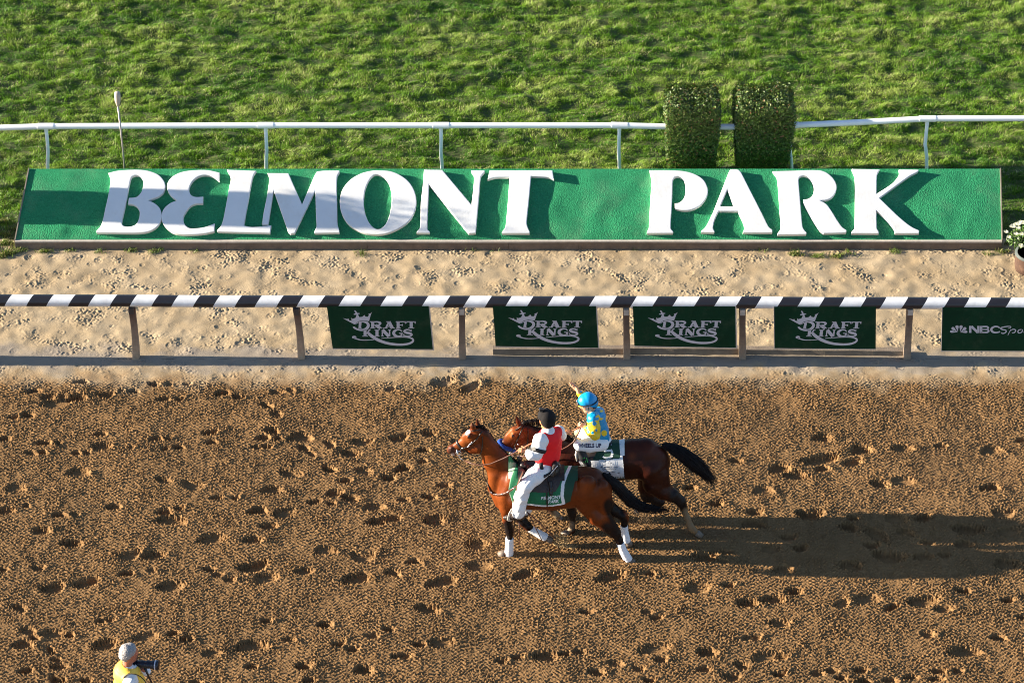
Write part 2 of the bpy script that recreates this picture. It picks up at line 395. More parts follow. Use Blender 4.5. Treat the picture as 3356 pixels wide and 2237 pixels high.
def track_height(ys_, x_):
    ny, nx = len(ys_), len(x_)
    sh = (ny, nx)
    clod = fnoise(sh, DX, .048, 1, .42, .9); clod2 = fnoise(sh, DX, .034, 2, .40); mid_ = fnoise(sh, DX, .13, 8, .5, 1.2); lump = fnoise(sh, DX, .3, 3, .6); big = fnoise(sh, DX, 1.6, 31, .5)
    tine = fnoise(sh, DX, .066, 4, .16, .035)
    amp = 1+.30*fnoise(sh, DX, .8, 5, .5)
    H = (.0031*clod+.0023*clod2)*amp*(1+.55*tine)+.0009*mid_+.0010*lump+.0048*tine+.004*big
    H = np.where(H > 0, H*1.1, H*.9)
    Yg = ys_[:, None]
    fade = 1/(1+np.exp(-(-.95-Yg+.06*fnoise(sh, DX, .7, 6, .5))/.05))      # 0 near the rail, 1 on the harrowed track
    crust = sand_noise(sh, 50)
    H = H*fade+crust*(1-fade)*.8
    H += .07*np.exp(-((Yg+.62)/.22)**2)*0+.0
    rough = fnoise(sh, DX, .035, 7, .5)
    for (px_, py_, w, a) in prints:
        a = a+_r.normal(0, .10)
        w2 = w*.49; h2 = max(.042, min(.090, w*(.23+.10*_r.random())))
        i0 = np.searchsorted(ys_, py_-.45); i1 = np.searchsorted(ys_, py_+.45)
        j0 = np.searchsorted(x_, px_-.6); j1 = np.searchsorted(x_, px_+.7)
        if i0 >= i1 or j0 >= j1: continue
        X = x_[None, j0:j1]-px_; Y = ys_[i0:i1, None]-py_
        u = X*math.cos(a)+Y*math.sin(a); v = -X*math.sin(a)+Y*math.cos(a)
        n = rough[i0:i1, j0:j1]
        bend = _r.uniform(-.5, .5)*h2; v = v-bend*((u/w2)**2-.5); q1 = _r.uniform(-.7, .7); k1 = _r.uniform(.55, .95)
        e = np.minimum(np.sqrt((u/w2)**2+(v/h2)**2), np.sqrt(((u-q1*w2)/(w2*.55))**2+((v-_r.uniform(-.5, .5)*h2)/(h2*k1))**2))+.10*n+.10*clod[i0:i1, j0:j1]
        s = 1/(1+np.exp(np.clip((e-1)/.11, -40, 40)))
        dp = (.036+.052*_r.random())*min(1, w/.17)
        base = H[i0:i1, j0:j1]
        rim = np.exp(-((e-1.28)/.20)**2)*.007*(1+.5*n)
        m = np.exp(-(((u-w2*1.45)/(w2*.7))**2+((v)/(h2*1.1))**2))*(.006+.012*_r.random())*(1+.5*n)
        H[i0:i1, j0:j1] = base*(1-s*.8)-dp*s+rim*(1-s)+m*(1-s)
    return H
def sand_noise(sh, seed):
    a = fnoise(sh, DX, .12, seed, .45, 1.1); b = fnoise(sh, DX, .06, seed+1, .4); c = fnoise(sh, DX, .5, seed+2, .5)
    m = np.clip(.55+.45*fnoise(sh, DX, .45, seed+3, .5), .15, 1.2)
    ridg = np.maximum(a, .35)-.35
    d = fnoise(sh, DX, .035, seed+4, .4); m2 = np.clip(.5+.6*fnoise(sh, DX, .9, seed+6, .6, 1.5), .1, 1.3)
    H = (.0036*ridg-.0022*np.maximum(-a-1.0, 0)+.0030*b*m2+.0016*d)*m*m2+.004*c
    r = np.random.default_rng(seed+9)                            # half-worn shoe and hoof prints
    for q in range(int(sh[0]*sh[1]*DX*DX*15)):
        R_ = r.uniform(.03, .075); n = int(.14/DX); i = r.integers(n, sh[0]-n) if sh[0] > 2*n+1 else 0; j = r.integers(n, sh[1]-n)
        if i == 0: break
        Y, X = np.mgrid[-n:n+1, -n:n+1]*DX; a0 = r.uniform(0, 6.28); el = r.uniform(.6, 1.0)
        u = X*math.cos(a0)+Y*math.sin(a0); v = (-X*math.sin(a0)+Y*math.cos(a0))/el; e = np.hypot(u, v)/R_; th = np.arctan2(v, u)
        g = 1/(1+np.exp(np.clip((e-1)/.12, -30, 30))); ar = np.exp(-((e-1.15)/.2)**2)*(.5+.5*np.cos(th-r.uniform(0, 6.28)))
        H[i-n:i+n+1, j-n:j+n+1] += r.uniform(.1, .9)*(-.0065*g+.007*ar)*(1+.5*d[i-n:i+n+1, j-n:j+n+1])
    return H

def ground_sheet(name, y0, y1, hfun, m, ylo=(), yhi=()):
    yc = np.linspace(y0, y1, max(2, int(round((y1-y0)/DX))+1))
    ys_ = np.concatenate([ylo, yc, yhi]); H = np.zeros((len(ys_), len(xs)), np.float32)
    h = hfun(yc, xc)
    fx = np.clip(np.minimum(xc-xc[0], xc[-1]-xc)/.4, 0, 1)
    H[len(ylo):len(ylo)+len(yc), xo:xo+xn] = h*fx[None, :]
    X, Y = np.meshgrid(xs, ys_)
    V = np.stack([X.ravel(), Y.ravel(), H.ravel()], 1)
    nx, ny = len(xs), len(ys_); i = np.arange(ny-1)[:, None]*nx+np.arange(nx-1)[None, :]
    F = np.stack([i, i+1, i+nx+1, i+nx], -1).reshape(-1, 4)
    me = fast_mesh(name, V, F, None, True); me.materials.append(m)
    o = bpy.data.objects.new(name, me); COL.objects.link(o); o['kind'] = 'structure'
    return o, yc, h
def dirt_material():
    m, nt, bs = _new('racetrack soil'); N, L = nt.nodes, nt.links
    geo = N.new('ShaderNodeNewGeometry'); sep = N.new('ShaderNodeSeparateXYZ'); L.new(geo.outputs['Position'], sep.inputs[0])
    def noise(sc, det=6, ro=.6, vec=None):
        n = N.new('ShaderNodeTexNoise'); n.inputs['Scale'].default_value = sc; n.inputs['Detail'].default_value = det; n.inputs['Roughness'].default_value = ro
        L.new(vec or geo.outputs['Position'], n.inputs['Vector']); return n.outputs[0]
    def mrange(v, a, b, c, d):
        q = N.new('ShaderNodeMapRange'); q.inputs[1].default_value = a; q.inputs[2].default_value = b; q.inputs[3].default_value = c; q.inputs[4].default_value = d; L.new(v, q.inputs[0]); return q.outputs[0]
    def mix(f, a, b, mode='MIX'):
        q = N.new('ShaderNodeMix'); q.data_type = 'RGBA'; q.blend_type = mode
        for s, v in ((0, f), (6, a), (7, b)):
            if isinstance(v, tuple): q.inputs[s].default_value = (*v, 1)
            elif isinstance(v, (int, float)): q.inputs[s].default_value = v
            else: L.new(v, q.inputs[s])
        return q.outputs[2]
    def math_(op, a, b):
        q = N.new('ShaderNodeMath'); q.operation = op
        for s, v in ((0, a), (1, b)):
            if isinstance(v, (int, float)): q.inputs[s].default_value = v
            else: L.new(v, q.inputs[s])
        return q.outputs[0]
    # the moist harrowed loam gives way to dry pale sand towards the rail
    yy = math_('ADD', sep.outputs[1], math_('MULTIPLY', math_('SUBTRACT', noise(2.2, 8, .62), .5), 1.1))
    dry = mrange(yy, -1.12, -.66, 0, 1)
    loam = mix(mrange(noise(3.0, 5), .35, .65, 0, 1), (.178, .094, .036), (.222, .122, .050))
    loam = mix(mrange(noise(70, 3), .38, .66, 0, 1), loam, (.32, .185, .080))
    loam = mix(mrange(noise(.9, 5), .40, .66, 0, .45), loam, (.165, .098, .044))
    loam = mix(mrange(noise(120, 2), .60, .70, 0, .6), loam, (.14, .085, .045))
    sand = mix(mrange(noise(1.6, 6), .35, .65, 0, 1), (.36, .265, .155), (.45, .35, .225))
    sand = mix(mrange(noise(28, 6), .5, .7, 0, .5), sand, (.42, .31, .19))
    # grey silt along the foot of the rail, darkened to widen its shadow band
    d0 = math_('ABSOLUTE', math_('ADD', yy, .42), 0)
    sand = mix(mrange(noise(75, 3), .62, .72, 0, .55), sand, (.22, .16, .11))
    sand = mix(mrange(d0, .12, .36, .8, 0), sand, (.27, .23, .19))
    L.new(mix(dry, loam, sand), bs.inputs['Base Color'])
    bs.inputs['Roughness'].default_value = .93; bs.inputs['Specular IOR Level'].default_value = .15
    bp = N.new('ShaderNodeBump'); bp.inputs['Strength'].default_value = .6; bp.inputs['Distance'].default_value = .008
    L.new(noise(95, 4, .7), bp.inputs['Height']); L.new(bp.outputs[0], bs.inputs['Normal'])
    return m
M_dirt = dirt_material()
M_turf = mat('turf soil', (.085, .105, .03), .95, .35, 9, .8, 60, dirt=(.16, .13, .06), dscale=5, damt=.6)
YT, YS = -.40, 2.55
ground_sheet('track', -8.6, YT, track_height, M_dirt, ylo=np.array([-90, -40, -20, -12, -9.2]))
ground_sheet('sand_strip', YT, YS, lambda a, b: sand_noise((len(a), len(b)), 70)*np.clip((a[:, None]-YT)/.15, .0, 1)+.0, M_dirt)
def turf_h(a, b):
    sh = (len(a), len(b)); n1 = fnoise(sh, DX, .42, 90, .5, 1.6); n2 = fnoise(sh, DX, 1.5, 91, .5, 1.5)
    return (.013*n1+.012*n2)*np.clip((a[:, None]-YS)/.5, 0, 1)
TURF_Y = np.arange(YS, 11.5, .05)
def turf_sheet():
    x2 = np.concatenate([X_OUT_L, np.arange(XA-.6, XB+.6, .05), X_OUT_R]); yo = np.array([13, 20, 50, 200.])
    xc2 = np.arange(XA-.6, XB+.6, .05); sh = (len(TURF_Y), len(xc2))
    H0 = (.011*fnoise(sh, .05, .45, 90, .5, 1.8)+.013*fnoise(sh, .05, 1.4, 91, .5, 1.6))*np.clip((TURF_Y[:, None]-YS)/.5, 0, 1)
    fx = np.clip(np.minimum(xc2-xc2[0], xc2[-1]-xc2)/.4, 0, 1); H0 = H0*fx
    H0 -= 0.0
    ys_ = np.concatenate([TURF_Y, yo]); H = np.zeros((len(ys_), len(x2))); H[:len(TURF_Y), 5:5+len(xc2)] = H0
    X, Y = np.meshgrid(x2, ys_); V = np.stack([X.ravel(), Y.ravel(), H.ravel()], 1); nx, ny = len(x2), len(ys_)
    i = np.arange(ny-1)[:, None]*nx+np.arange(nx-1)[None, :]; F = np.stack([i, i+1, i+nx+1, i+nx], -1).reshape(-1, 4)
    me = fast_mesh('turf_ground', V, F); me.materials.append(M_turf)
    o = bpy.data.objects.new('turf_ground', me); COL.objects.link(o); o['kind'] = 'structure'
    return xc2, H0
TX, TH = turf_sheet()
def bilin(A, x, y, x0, y0, d):
    i = np.clip((y-y0)/d, 0, A.shape[0]-1.001); j = np.clip((x-x0)/d, 0, A.shape[1]-1.001)
    a = i.astype(int); b = j.astype(int); u = i-a; v = j-b
    return A[a, b]*(1-u)*(1-v)+A[a+1, b]*u*(1-v)+A[a, b+1]*(1-u)*v+A[a+1, b+1]*u*v

# ------------------------------------------------------------------ grass blades
def grass_blades(name, x, y, z, ln, wd, palette, seed, label):
    r = np.random.default_rng(seed); n = len(x)
    az = r.uniform(0, 2*math.pi, n)
    sh = (260, 560)
    wx = fnoise(sh, .04, .5, seed+1, .5); wy = fnoise(sh, .04, .5, seed+2, .5)
    lx = bilin(wx, x, y, -11, 1.5, .04)*.45+r.normal(0, .42, n)+.25; ly = bilin(wy, x, y, -11, 1.5, .04)*.45+r.normal(0, .42, n)
    hz = ln*np.clip(1-.25*(lx*lx+ly*ly), .25, 1)
    P = np.stack([x, y, z], 1)
    W = np.stack([np.cos(az), np.sin(az), np.zeros(n)], 1)*wd[:, None]/2
    T = np.stack([lx*ln, ly*ln, hz], 1); M = P+T*np.array([.35, .35, .58]); 
    V = np.empty((n, 5, 3), np.float32); V[:, 0] = P-W; V[:, 1] = P+W; V[:, 2] = M+W*.85; V[:, 3] = M-W*.85; V[:, 4] = P+T
    b = np.arange(n)[:, None]*5
    tri = np.concatenate([b+np.array([[0, 1, 2]]), b+np.array([[0, 2, 3]]), b+np.array([[3, 2, 4]])], 0)
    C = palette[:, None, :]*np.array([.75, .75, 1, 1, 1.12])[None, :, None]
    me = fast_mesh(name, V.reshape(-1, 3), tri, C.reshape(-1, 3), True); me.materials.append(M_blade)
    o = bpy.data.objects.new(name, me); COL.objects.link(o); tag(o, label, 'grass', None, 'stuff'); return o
def blade_material():
    m = bpy.data.materials.new('grass blade'); m.use_nodes = True; nt = m.node_tree; N, L = nt.nodes, nt.links; N.clear()
    at = N.new('ShaderNodeAttribute'); at.attribute_name = 'Col'
    pb = N.new('ShaderNodeBsdfPrincipled'); pb.inputs['Roughness'].default_value = .5; pb.inputs['Specular IOR Level'].default_value = .35
    tr = N.new('ShaderNodeBsdfTranslucent'); mx = N.new('ShaderNodeMixShader'); mx.inputs[0].default_value = .32; ou = N.new('ShaderNodeOutputMaterial')
    L.new(at.outputs[0], pb.inputs['Base Color']); L.new(at.outputs[0], tr.inputs[0]); L.new(pb.outputs[0], mx.inputs[1]); L.new(tr.outputs[0], mx.inputs[2]); L.new(mx.outputs[0], ou.inputs[0])
    return m
M_blade = blade_material()
def make_turf():
    r = np.random.default_rng(21); N_ = 1150000
    x = r.uniform(-9.7, 9.7, N_); y = r.uniform(2.75, 11.2, N_)
    keep = (np.abs(x) < 7.2+(y+7)*.16) & ~((np.abs(x-.0) < 6.7) & (y < 3.3))
    dens = fnoise((230, 500), .04, .28, 40, .6, 1.5)
    D = bilin(dens, x, y, -10, 1.5, .04)
    edge = (y < 3.4)
    keep &= r.random(N_) < np.clip(.78+.28*D, .25, 1)*np.where(edge, np.clip((y-2.5)/.9, .15, 1), 1)
    x, y, D = x[keep], y[keep], D[keep]; n = len(x)
    z = bilin(TH, x, y, XA-.6, YS, .05)
    c1 = bilin(fnoise((230, 500), .04, .55, 41, .6, 1.7), x, y, -10, 1.5, .04); c2 = bilin(fnoise((230, 500), .04, 2.2, 42, .5, 1.6), x, y, -10, 1.5, .04)
    c3 = bilin(fnoise((230, 500), .04, .45, 43, .4, 6.0), x, y, -10, 1.5, .04); t = c1*.40+c2*.50+c3*.45+r.normal(0, .40, n)
    deep = np.array([.065, .180, .007]); mid = np.array([.160, .300, .016]); pale = np.array([.34, .44, .09]); straw = np.array([.56, .52, .26])
    C = deep+(mid-deep)*np.clip((t+1.2)/1.2, 0, 1)[:, None]
    C = C+(pale-C)*np.clip((t-.35)/1.2, 0, .9)[:, None]
    st = r.random(n) < np.clip(.05+.07*c1, .01, .3); C[st] = straw*r.uniform(.7, 1.1, st.sum())[:, None]
    C *= r.uniform(.75, 1.25, n)[:, None]
    ln = np.clip(.038*(1+.28*D+.18*c1+.16*c3)*r.uniform(.6, 1.4, n), .018, .13); wd = r.uniform(.0045, .009, n)
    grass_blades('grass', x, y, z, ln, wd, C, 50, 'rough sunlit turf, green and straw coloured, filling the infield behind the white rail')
make_turf()
def make_tufts():
    r = np.random.default_rng(77); X = []; Y = []; Ln = []
    spots = [(150, 825, 40), (430, 822, 30), (505, 825, 25), (520, 818, 20), (1175, 828, 8), (1190, 838, 8), (60, 822, 40), (20, 800, 150), (30, 830, 120), (5, 840, 80), (60, 812, 60), (-30, 815, 150), (1560, 822, 6), (2080, 818, 6),
             (2610, 835, 40), (2670, 838, 40), (2740, 840, 50), (2780, 835, 30), (2930, 828, 30), (3290, 825, 40), (3310, 800, 30), (15, 770, 60), (10, 730, 60), (45, 755, 30), (1630, 820, 5), (330, 826, 14), (2500, 824, 8), (3240, 835, 16), (230, 822, 16), (640, 824, 10)]
    for px_, py_, k in spots:
        g = G(px_, py_)
        for i in range(k*3):
            X.append(g[0]+r.normal(0, .055)); Y.append(g[1]+r.normal(0, .028)); Ln.append(r.uniform(.025, .085))
    n = len(X); C = np.array([.13, .20, .03])*r.uniform(.5, 1.4, n)[:, None]; C[r.random(n) < .2] = (.35, .30, .13)
    grass_blades('grass_tufts', np.array(X), np.array(Y), np.zeros(n), np.array(Ln), r.uniform(.005, .010, n), C, 60, 'sparse green weeds in the sand at the foot of the sign board')
make_tufts()

# ================================================================== BIG SIGN BOARD
M_astro = mat('green carpet', (.034, .255, .112), .95, .22, 32, .8, 60, dirt=(.12, .30, .16), dscale=1.6, damt=.6, spec=.05, bdist=.03)
M_wood = mat('weathered timber', (.17, .125, .095), .85, .25, 6, .4, 60)
M_edge = mat('pale metal edge', (.50, .44, .38), .6, .15, 12)
M_side = mat('worn edge board', (.26, .22, .17), .8, .2, 14)
M_letter = mat('white painted letter', (.80, .80, .79), .45, .03, 4, .12, 30, dirt=(.60, .55, .44), dscale=2.2, damt=.35)
SL = math.radians(33.0)
Yb = G(1678, 815)[1]; ZB = PY(1678, 786, Yb)[2]
B0 = np.array([0, Yb, ZB]); BV = np.array([0, math.cos(SL), math.sin(SL)]); BN = np.array([0, -math.sin(SL), math.cos(SL)])
def onboard(px, py, t=0.0):
    d = ray(px, py); o = B0+BN*t; k = ((o-CAM)@BN)/(d@BN); return CAM+d*k
def bcoord(p): return p[0], (p-B0)@BV
def make_board():
    xl = onboard(50, 780)[0]; xr = onboard(3285, 812)[0]
    Lb = bcoord(onboard(1678, 552))[1]
    root = empty('big_sign', (0, Yb+.4, 0), 'long green sloping sign board with raised white capital letters', 'sign')
    top_l = bcoord(onboard(95, 553))[0]; top_r = bcoord(onboard(3278, 553))[0]
    # carpet face: fine grid with slight sag and ripples
    nx, ny = 420, 34; V = []
    nz_ = fnoise((ny, nx), .036, .9, 61, .5, .8)*.005
    for j in range(ny):
        v = Lb*j/(ny-1)
        a = xl+(top_l-xl)*j/(ny-1); b = xr+(top_r-xr)*j/(ny-1)
        for i in range(nx):
            x = a+(b-a)*i/(nx-1); edge = min(1, j/4, (ny-1-j)/4, i/14, (nx-1-i)/14)
            V.append(np.array([x, 0, 0])+B0+BV*v+BN*(nz_[j, i]*edge-.012*(1-edge)))
    F = [(j*nx+i, j*nx+i+1, (j+1)*nx+i+1, (j+1)*nx+i) for j in range(ny-1) for i in range(nx-1)]
    # skirt
    gr_ = np.random.default_rng(4)
    sp_ = MB()
    for _q in range(240):
        i_ = gr_.integers(5, nx-6); j_ = gr_.integers(2, ny-3); p_ = V[j_*nx+i_]+BN*.004; e_ = gr_.uniform(.003, .007)
        sp_.add([p_, p_+np.array([e_, 0, 0]), p_+BV*e_+np.array([e_*.4, 0, 0])], [(0, 1, 2)])
    specks = sp_
    top = V[(ny-1)*nx:]; n0 = len(V); V += [p+np.array([0, .03, -.55]) for p in top]
    F += [((ny-1)*nx+i, (ny-1)*nx+i+1, n0+i+1, n0+i) for i in range(nx-1)]
    fc_ = part('face', V, F, M_astro, root); specks.build('debris', M_edge, fc_, False); fc_.children[0]['kind'] = 'stuff'
    for xa, xb_, xt in ((xl-.012, xl+.004, top_l), (xr-.004, xr+.012, top_r)):
        mb = MB(); dx_ = xt-(xl if xa < 0 else xr)
        z0 = .01; bot = [(xa, Yb, z0), (xb_, Yb, z0)]
        e = B0+BV*Lb
        Vv = [(xa, Yb-.004, z0), (xb_, Yb-.004, z0), (xb_, Yb-.004, ZB+.004), (xa, Yb-.004, ZB+.004), (xa+dx_, e[1], z0), (xb_+dx_, e[1], z0), (xb_+dx_, e[1], e[2]+.01), (xa+dx_, e[1], e[2]+.01)]
        mb.add(Vv, [(0, 1, 2, 3), (5, 4, 7, 6), (4, 0, 3, 7), (1, 5, 6, 2), (3, 2, 6, 7), (4, 5, 1, 0)])
        mb.build('side_panel', M_side, root, False)
    # timber kick board with a pale cap; slightly bowed
    mb = MB(); cap = MB(); K = 14
    pts = [(xl+(xr-xl)*i/K, .006*math.sin(i*1.7)) for i in range(K+1)]
    for i in range(K):
        (x0, d0), (x1, d1) = pts[i], pts[i+1]
        mb.hexa([(x0, Yb-.025+d0, -.02), (x1-.003, Yb-.025+d1, -.02), (x1-.003, Yb+.02, -.02), (x0, Yb+.02, -.02)], [(x0, Yb-.025+d0, ZB-.03), (x1-.003, Yb-.025+d1, ZB-.03), (x1-.003, Yb+.02, ZB-.03), (x0, Yb+.02, ZB-.03)])
    mb.build('kick_board', M_wood, root, False)
    for i in range(K):
        (x0, d0), (x1, d1) = pts[i], pts[i+1]
        cap.hexa([(x0, Yb-.034+d0, ZB-.028), (x1, Yb-.034+d1, ZB-.028), (x1, Yb+.016, ZB-.028), (x0, Yb+.016, ZB-.028)], [(x0, Yb-.034+d0, ZB-.006), (x1, Yb-.034+d1, ZB-.006), (x1, Yb+.016, ZB-.006), (x0, Yb+.016, ZB-.006)])
    cap.build('edge_strip', M_edge, root, False)
    return root
BOARD = make_board()
LET = {
 'B': ((300, 540), [[(215,118,1),(330,90),(520,76),(700,84),(850,135),(930,220),(948,300),(915,380),(840,430),(725,468,1),(800,500),(870,560),(900,640),(895,720),(850,800),(760,860),(640,884),(480,888),(300,886),(65,885,1),(60,866,1),(115,800),(145,720),(180,560),(215,400),(240,260),(240,185)],
   [(505,190),(530,158),(575,145),(625,160),(660,210),(665,270),(645,350),(600,410),(560,430),(480,437,1),(468,515,1),(540,525),(590,560),(618,620),(610,700),(575,770),(520,800),(450,805),(405,790),(390,745),(430,560),(455,440),(480,300)]]),
 'E': ((300, 540), [[(1645,112,1),(1642,220,1),(1560,165),(1470,143),(1380,160),(1300,220),(1255,310),(1262,370),(1290,408),(1350,425),(1435,420,1),(1432,512,1),(1340,515),(1270,545),(1210,620),(1180,690),(1195,770),(1250,820),(1330,828),(1440,815),(1520,790),(1582,765,1),(1578,870,1),(1450,895),(1300,908),(1160,908),(1040,880),(950,810),(905,730),(905,640),(935,570),(1010,505),(1100,468,1),(1030,420),(985,360),(970,290),(990,220),(1060,150),(1180,100),(1350,80),(1500,82)]]),
 'L': ((300, 540), [[(1740,75,1),(2118,90,1),(2080,150),(2055,250),(2020,450),(1985,640),(1958,792,1),(2050,810),(2180,805),(2310,788,1),(2295,888,1),(1620,872,1),(1612,855,1),(1660,800),(1690,720),(1730,520),(1770,300),(1790,200),(1775,140)]]),
 'M': ((800, 540), [[(300,118,1),(570,120,1),(745,520,1),(905,150,1),(935,100,1),(1020,88),(1225,85,1),(1225,108,1),(1197,160),(1190,300),(1195,500),(1200,760),(1225,860,1),(1225,885,1),(905,890,1),(903,870,1),(930,800),(925,700),(915,345,1),(650,890,1),(595,897,1),(565,870,1),(380,345,1),(310,780,1),(232,780,1),(245,660),(290,430),(318,260),(322,180)]]),
 'O': ((800, 540), [[(1720,84),(1900,100),(2060,180),(2160,290),(2210,430),(2205,570),(2140,710),(2020,810),(1860,885),(1700,908),(1520,880),(1370,800),(1280,690),(1235,560),(1235,430),(1275,310),(1370,200),(1500,125),(1620,92)],
   [(1700,135),(1790,165),(1860,250),(1893,370),(1895,500),(1870,650),(1820,770),(1750,833),(1680,828),(1610,760),(1560,650),(1538,510),(1550,360),(1590,240),(1640,165)]]),
 'N': ((1340, 540), [[(195,75,1),(430,78,1),(805,525,1),(828,330),(838,160),(805,100,1),(805,83,1),(975,85,1),(972,105),(925,170),(910,330),(860,888,1),(772,895,1),(745,865,1),(260,265,1),(238,830),(270,870,1),(268,888,1),(100,888,1),(105,868),(145,810),(155,500),(180,280)]]),
 'T': ((1340, 540), [[(1040,83,1),(1845,83,1),(1865,200,1),(1780,172),(1571,160,1),(1545,450),(1515,750),(1530,820),(1555,870,1),(1550,893,1),(1195,893,1),(1200,870),(1240,810),(1255,700),(1280,400),(1292,172,1),(1120,174),(1012,202,1)]]),
 'P': ((2100, 540), [[(115,83,1),(380,83),(560,95),(700,135),(810,210),(862,330),(845,430),(770,530),(660,585),(560,597),(470,582),(440,568,1),(438,508,1),(500,495),(555,440),(575,360),(570,250),(545,190),(490,163),(440,172),(412,220),(402,500),(385,820),(418,870,1),(415,890,1),(80,893,1),(82,868),(105,820),(120,550),(138,250),(135,170)]]),
 'A': ((2100, 540), [[(1160,72),(1250,74),(1290,110,1),(1560,640,1),(1640,800),(1692,848,1),(1690,885,1),(1315,885,1),(1315,868),(1335,820),(1310,730),(1248,608,1),(1002,608,1),(950,720),(930,820),(948,865,1),(945,885,1),(775,880,1),(780,862),(840,800),(930,620,1),(1130,110,1)], [(1115,325,1),(1195,545,1),(1022,545,1)]]),
 'R': ((2500, 540), [[(128,95,1),(400,88),(650,80),(780,95),(880,160),(940,250),(945,340),(900,420),(830,460),(740,470,1),(820,520),(880,600),(960,730),(1020,810),(1075,850,1),(1072,885,1),(780,892,1),(730,850),(620,680),(530,510),(522,458,1),(590,445),(640,400),(660,320),(645,250),(600,180),(540,152),(480,165),(460,210),(478,450),(510,800),(535,850),(562,880,1),(560,905,1),(190,912,1),(192,890),(230,820),(215,550),(195,250),(180,170)]]),
 'K': ((2500, 540), [[(1145,65,1),(1505,72,1),(1468,150),(1461,385,1),(1640,270),(1720,190),(1755,120),(1750,72,1),(2005,75,1),(1995,100),(1870,170),(1500,440,1),(1750,680),(1900,800),(2010,855,1),(2008,893,1),(1700,895,1),(1698,868),(1680,825),(1600,730),(1461,595,1),(1465,820),(1490,870,1),(1490,895,1),(1142,893,1),(1145,868),(1180,820),(1188,500),(1185,180)]]),
}
LT = .062
for ch, ((ox, oy), outs) in LET.items():
    polys = []
    for o_ in outs:
        P = [bcoord(onboard(ox+x*.255, oy+y*.255-3.0, LT)) for x, y in spline(o_, True, 6)]
        polys.append(P)
    V, F = fill2d(polys, extrude=LT/2-.006+.004, bevel=.009)
    W = B0+V[:, 0:1]*np.array([[1, 0, 0]])+V[:, 1:2]*BV+(V[:, 2:3]+LT/2-.002)*BN
    part('letter', W, F, M_letter, BOARD, smooth=False, label='raised white letter '+ch)

# ================================================================== WHITE INFIELD RAIL
M_pvc = mat('white plastic', (.90, .90, .90), .40, .03, 8, .05, 40)
YW = G(600, 605)[1]
def make_white_rail():
    root = empty('white_rail_fence', (0, YW, 0), 'white plastic tube rail on bent white posts running behind the green sign board', 'fence')
    pts = [PY(x, y, YW) for x, y in ((-900, 440), (-400, 428), (-120, 423), (0, 419), (150, 414), (600, 412), (870, 411), (1445, 411), (2030, 411), (2180, 415), (2400, 416), (2590, 411), (2800, 402), (3040, 389), (3356, 388), (3800, 389), (4300, 392))]
    MB().tube(pts, .045, 12).build('rail', M_pvc, root)
    for px_, py_, bx, kx in ((-430, 430, -428, 0), (150, 414, 157, -2), (870, 411, 873, -1), (1445, 411, 1450, -2), (2030, 411, 2031, 0), (2590, 411, 2594, 5), (3040, 389, 3036, 0), (3640, 389, 3640, 0)):
        p = PY(px_, py_, YW); f = PY(bx, 553, YW); sx = (f[0]-p[0])*1.35
        P = [p+np.array([0, 0, -.02]), p+np.array([0, 0, -.25]), p+np.array([.004*kx, 0, -.45]), p+np.array([sx*.5+.002*kx, -.02, -.65]), np.array([p[0]+sx, YW-.05, .02]), np.array([p[0]+sx, YW-.05, -.05])]
        MB().tube(P, .0265, 10).build('post', M_pvc, root)
        i = min(range(len(pts)-1), key=lambda q: abs((pts[q][0]+pts[q+1][0])/2-p[0])); d = pts[i+1]-pts[i]; d /= np.linalg.norm(d)
        for k in range(len(pts)-1):
            if pts[k][0] <= p[0]+1e-6 <= pts[k+1][0]+2e-6: d = pts[k+1]-pts[k]; d /= np.linalg.norm(d)
        fb = MB().tube([p-d*.125, p-d*.12, p+d*.12, p+d*.125], [.047, .050, .050, .047], 14)
        fb.tube([p+np.array([0, 0, -.03]), p+np.array([0, 0, -.10])], .030, 10); fb.build('tee_fitting', M_pvc, root, False)
make_white_rail()

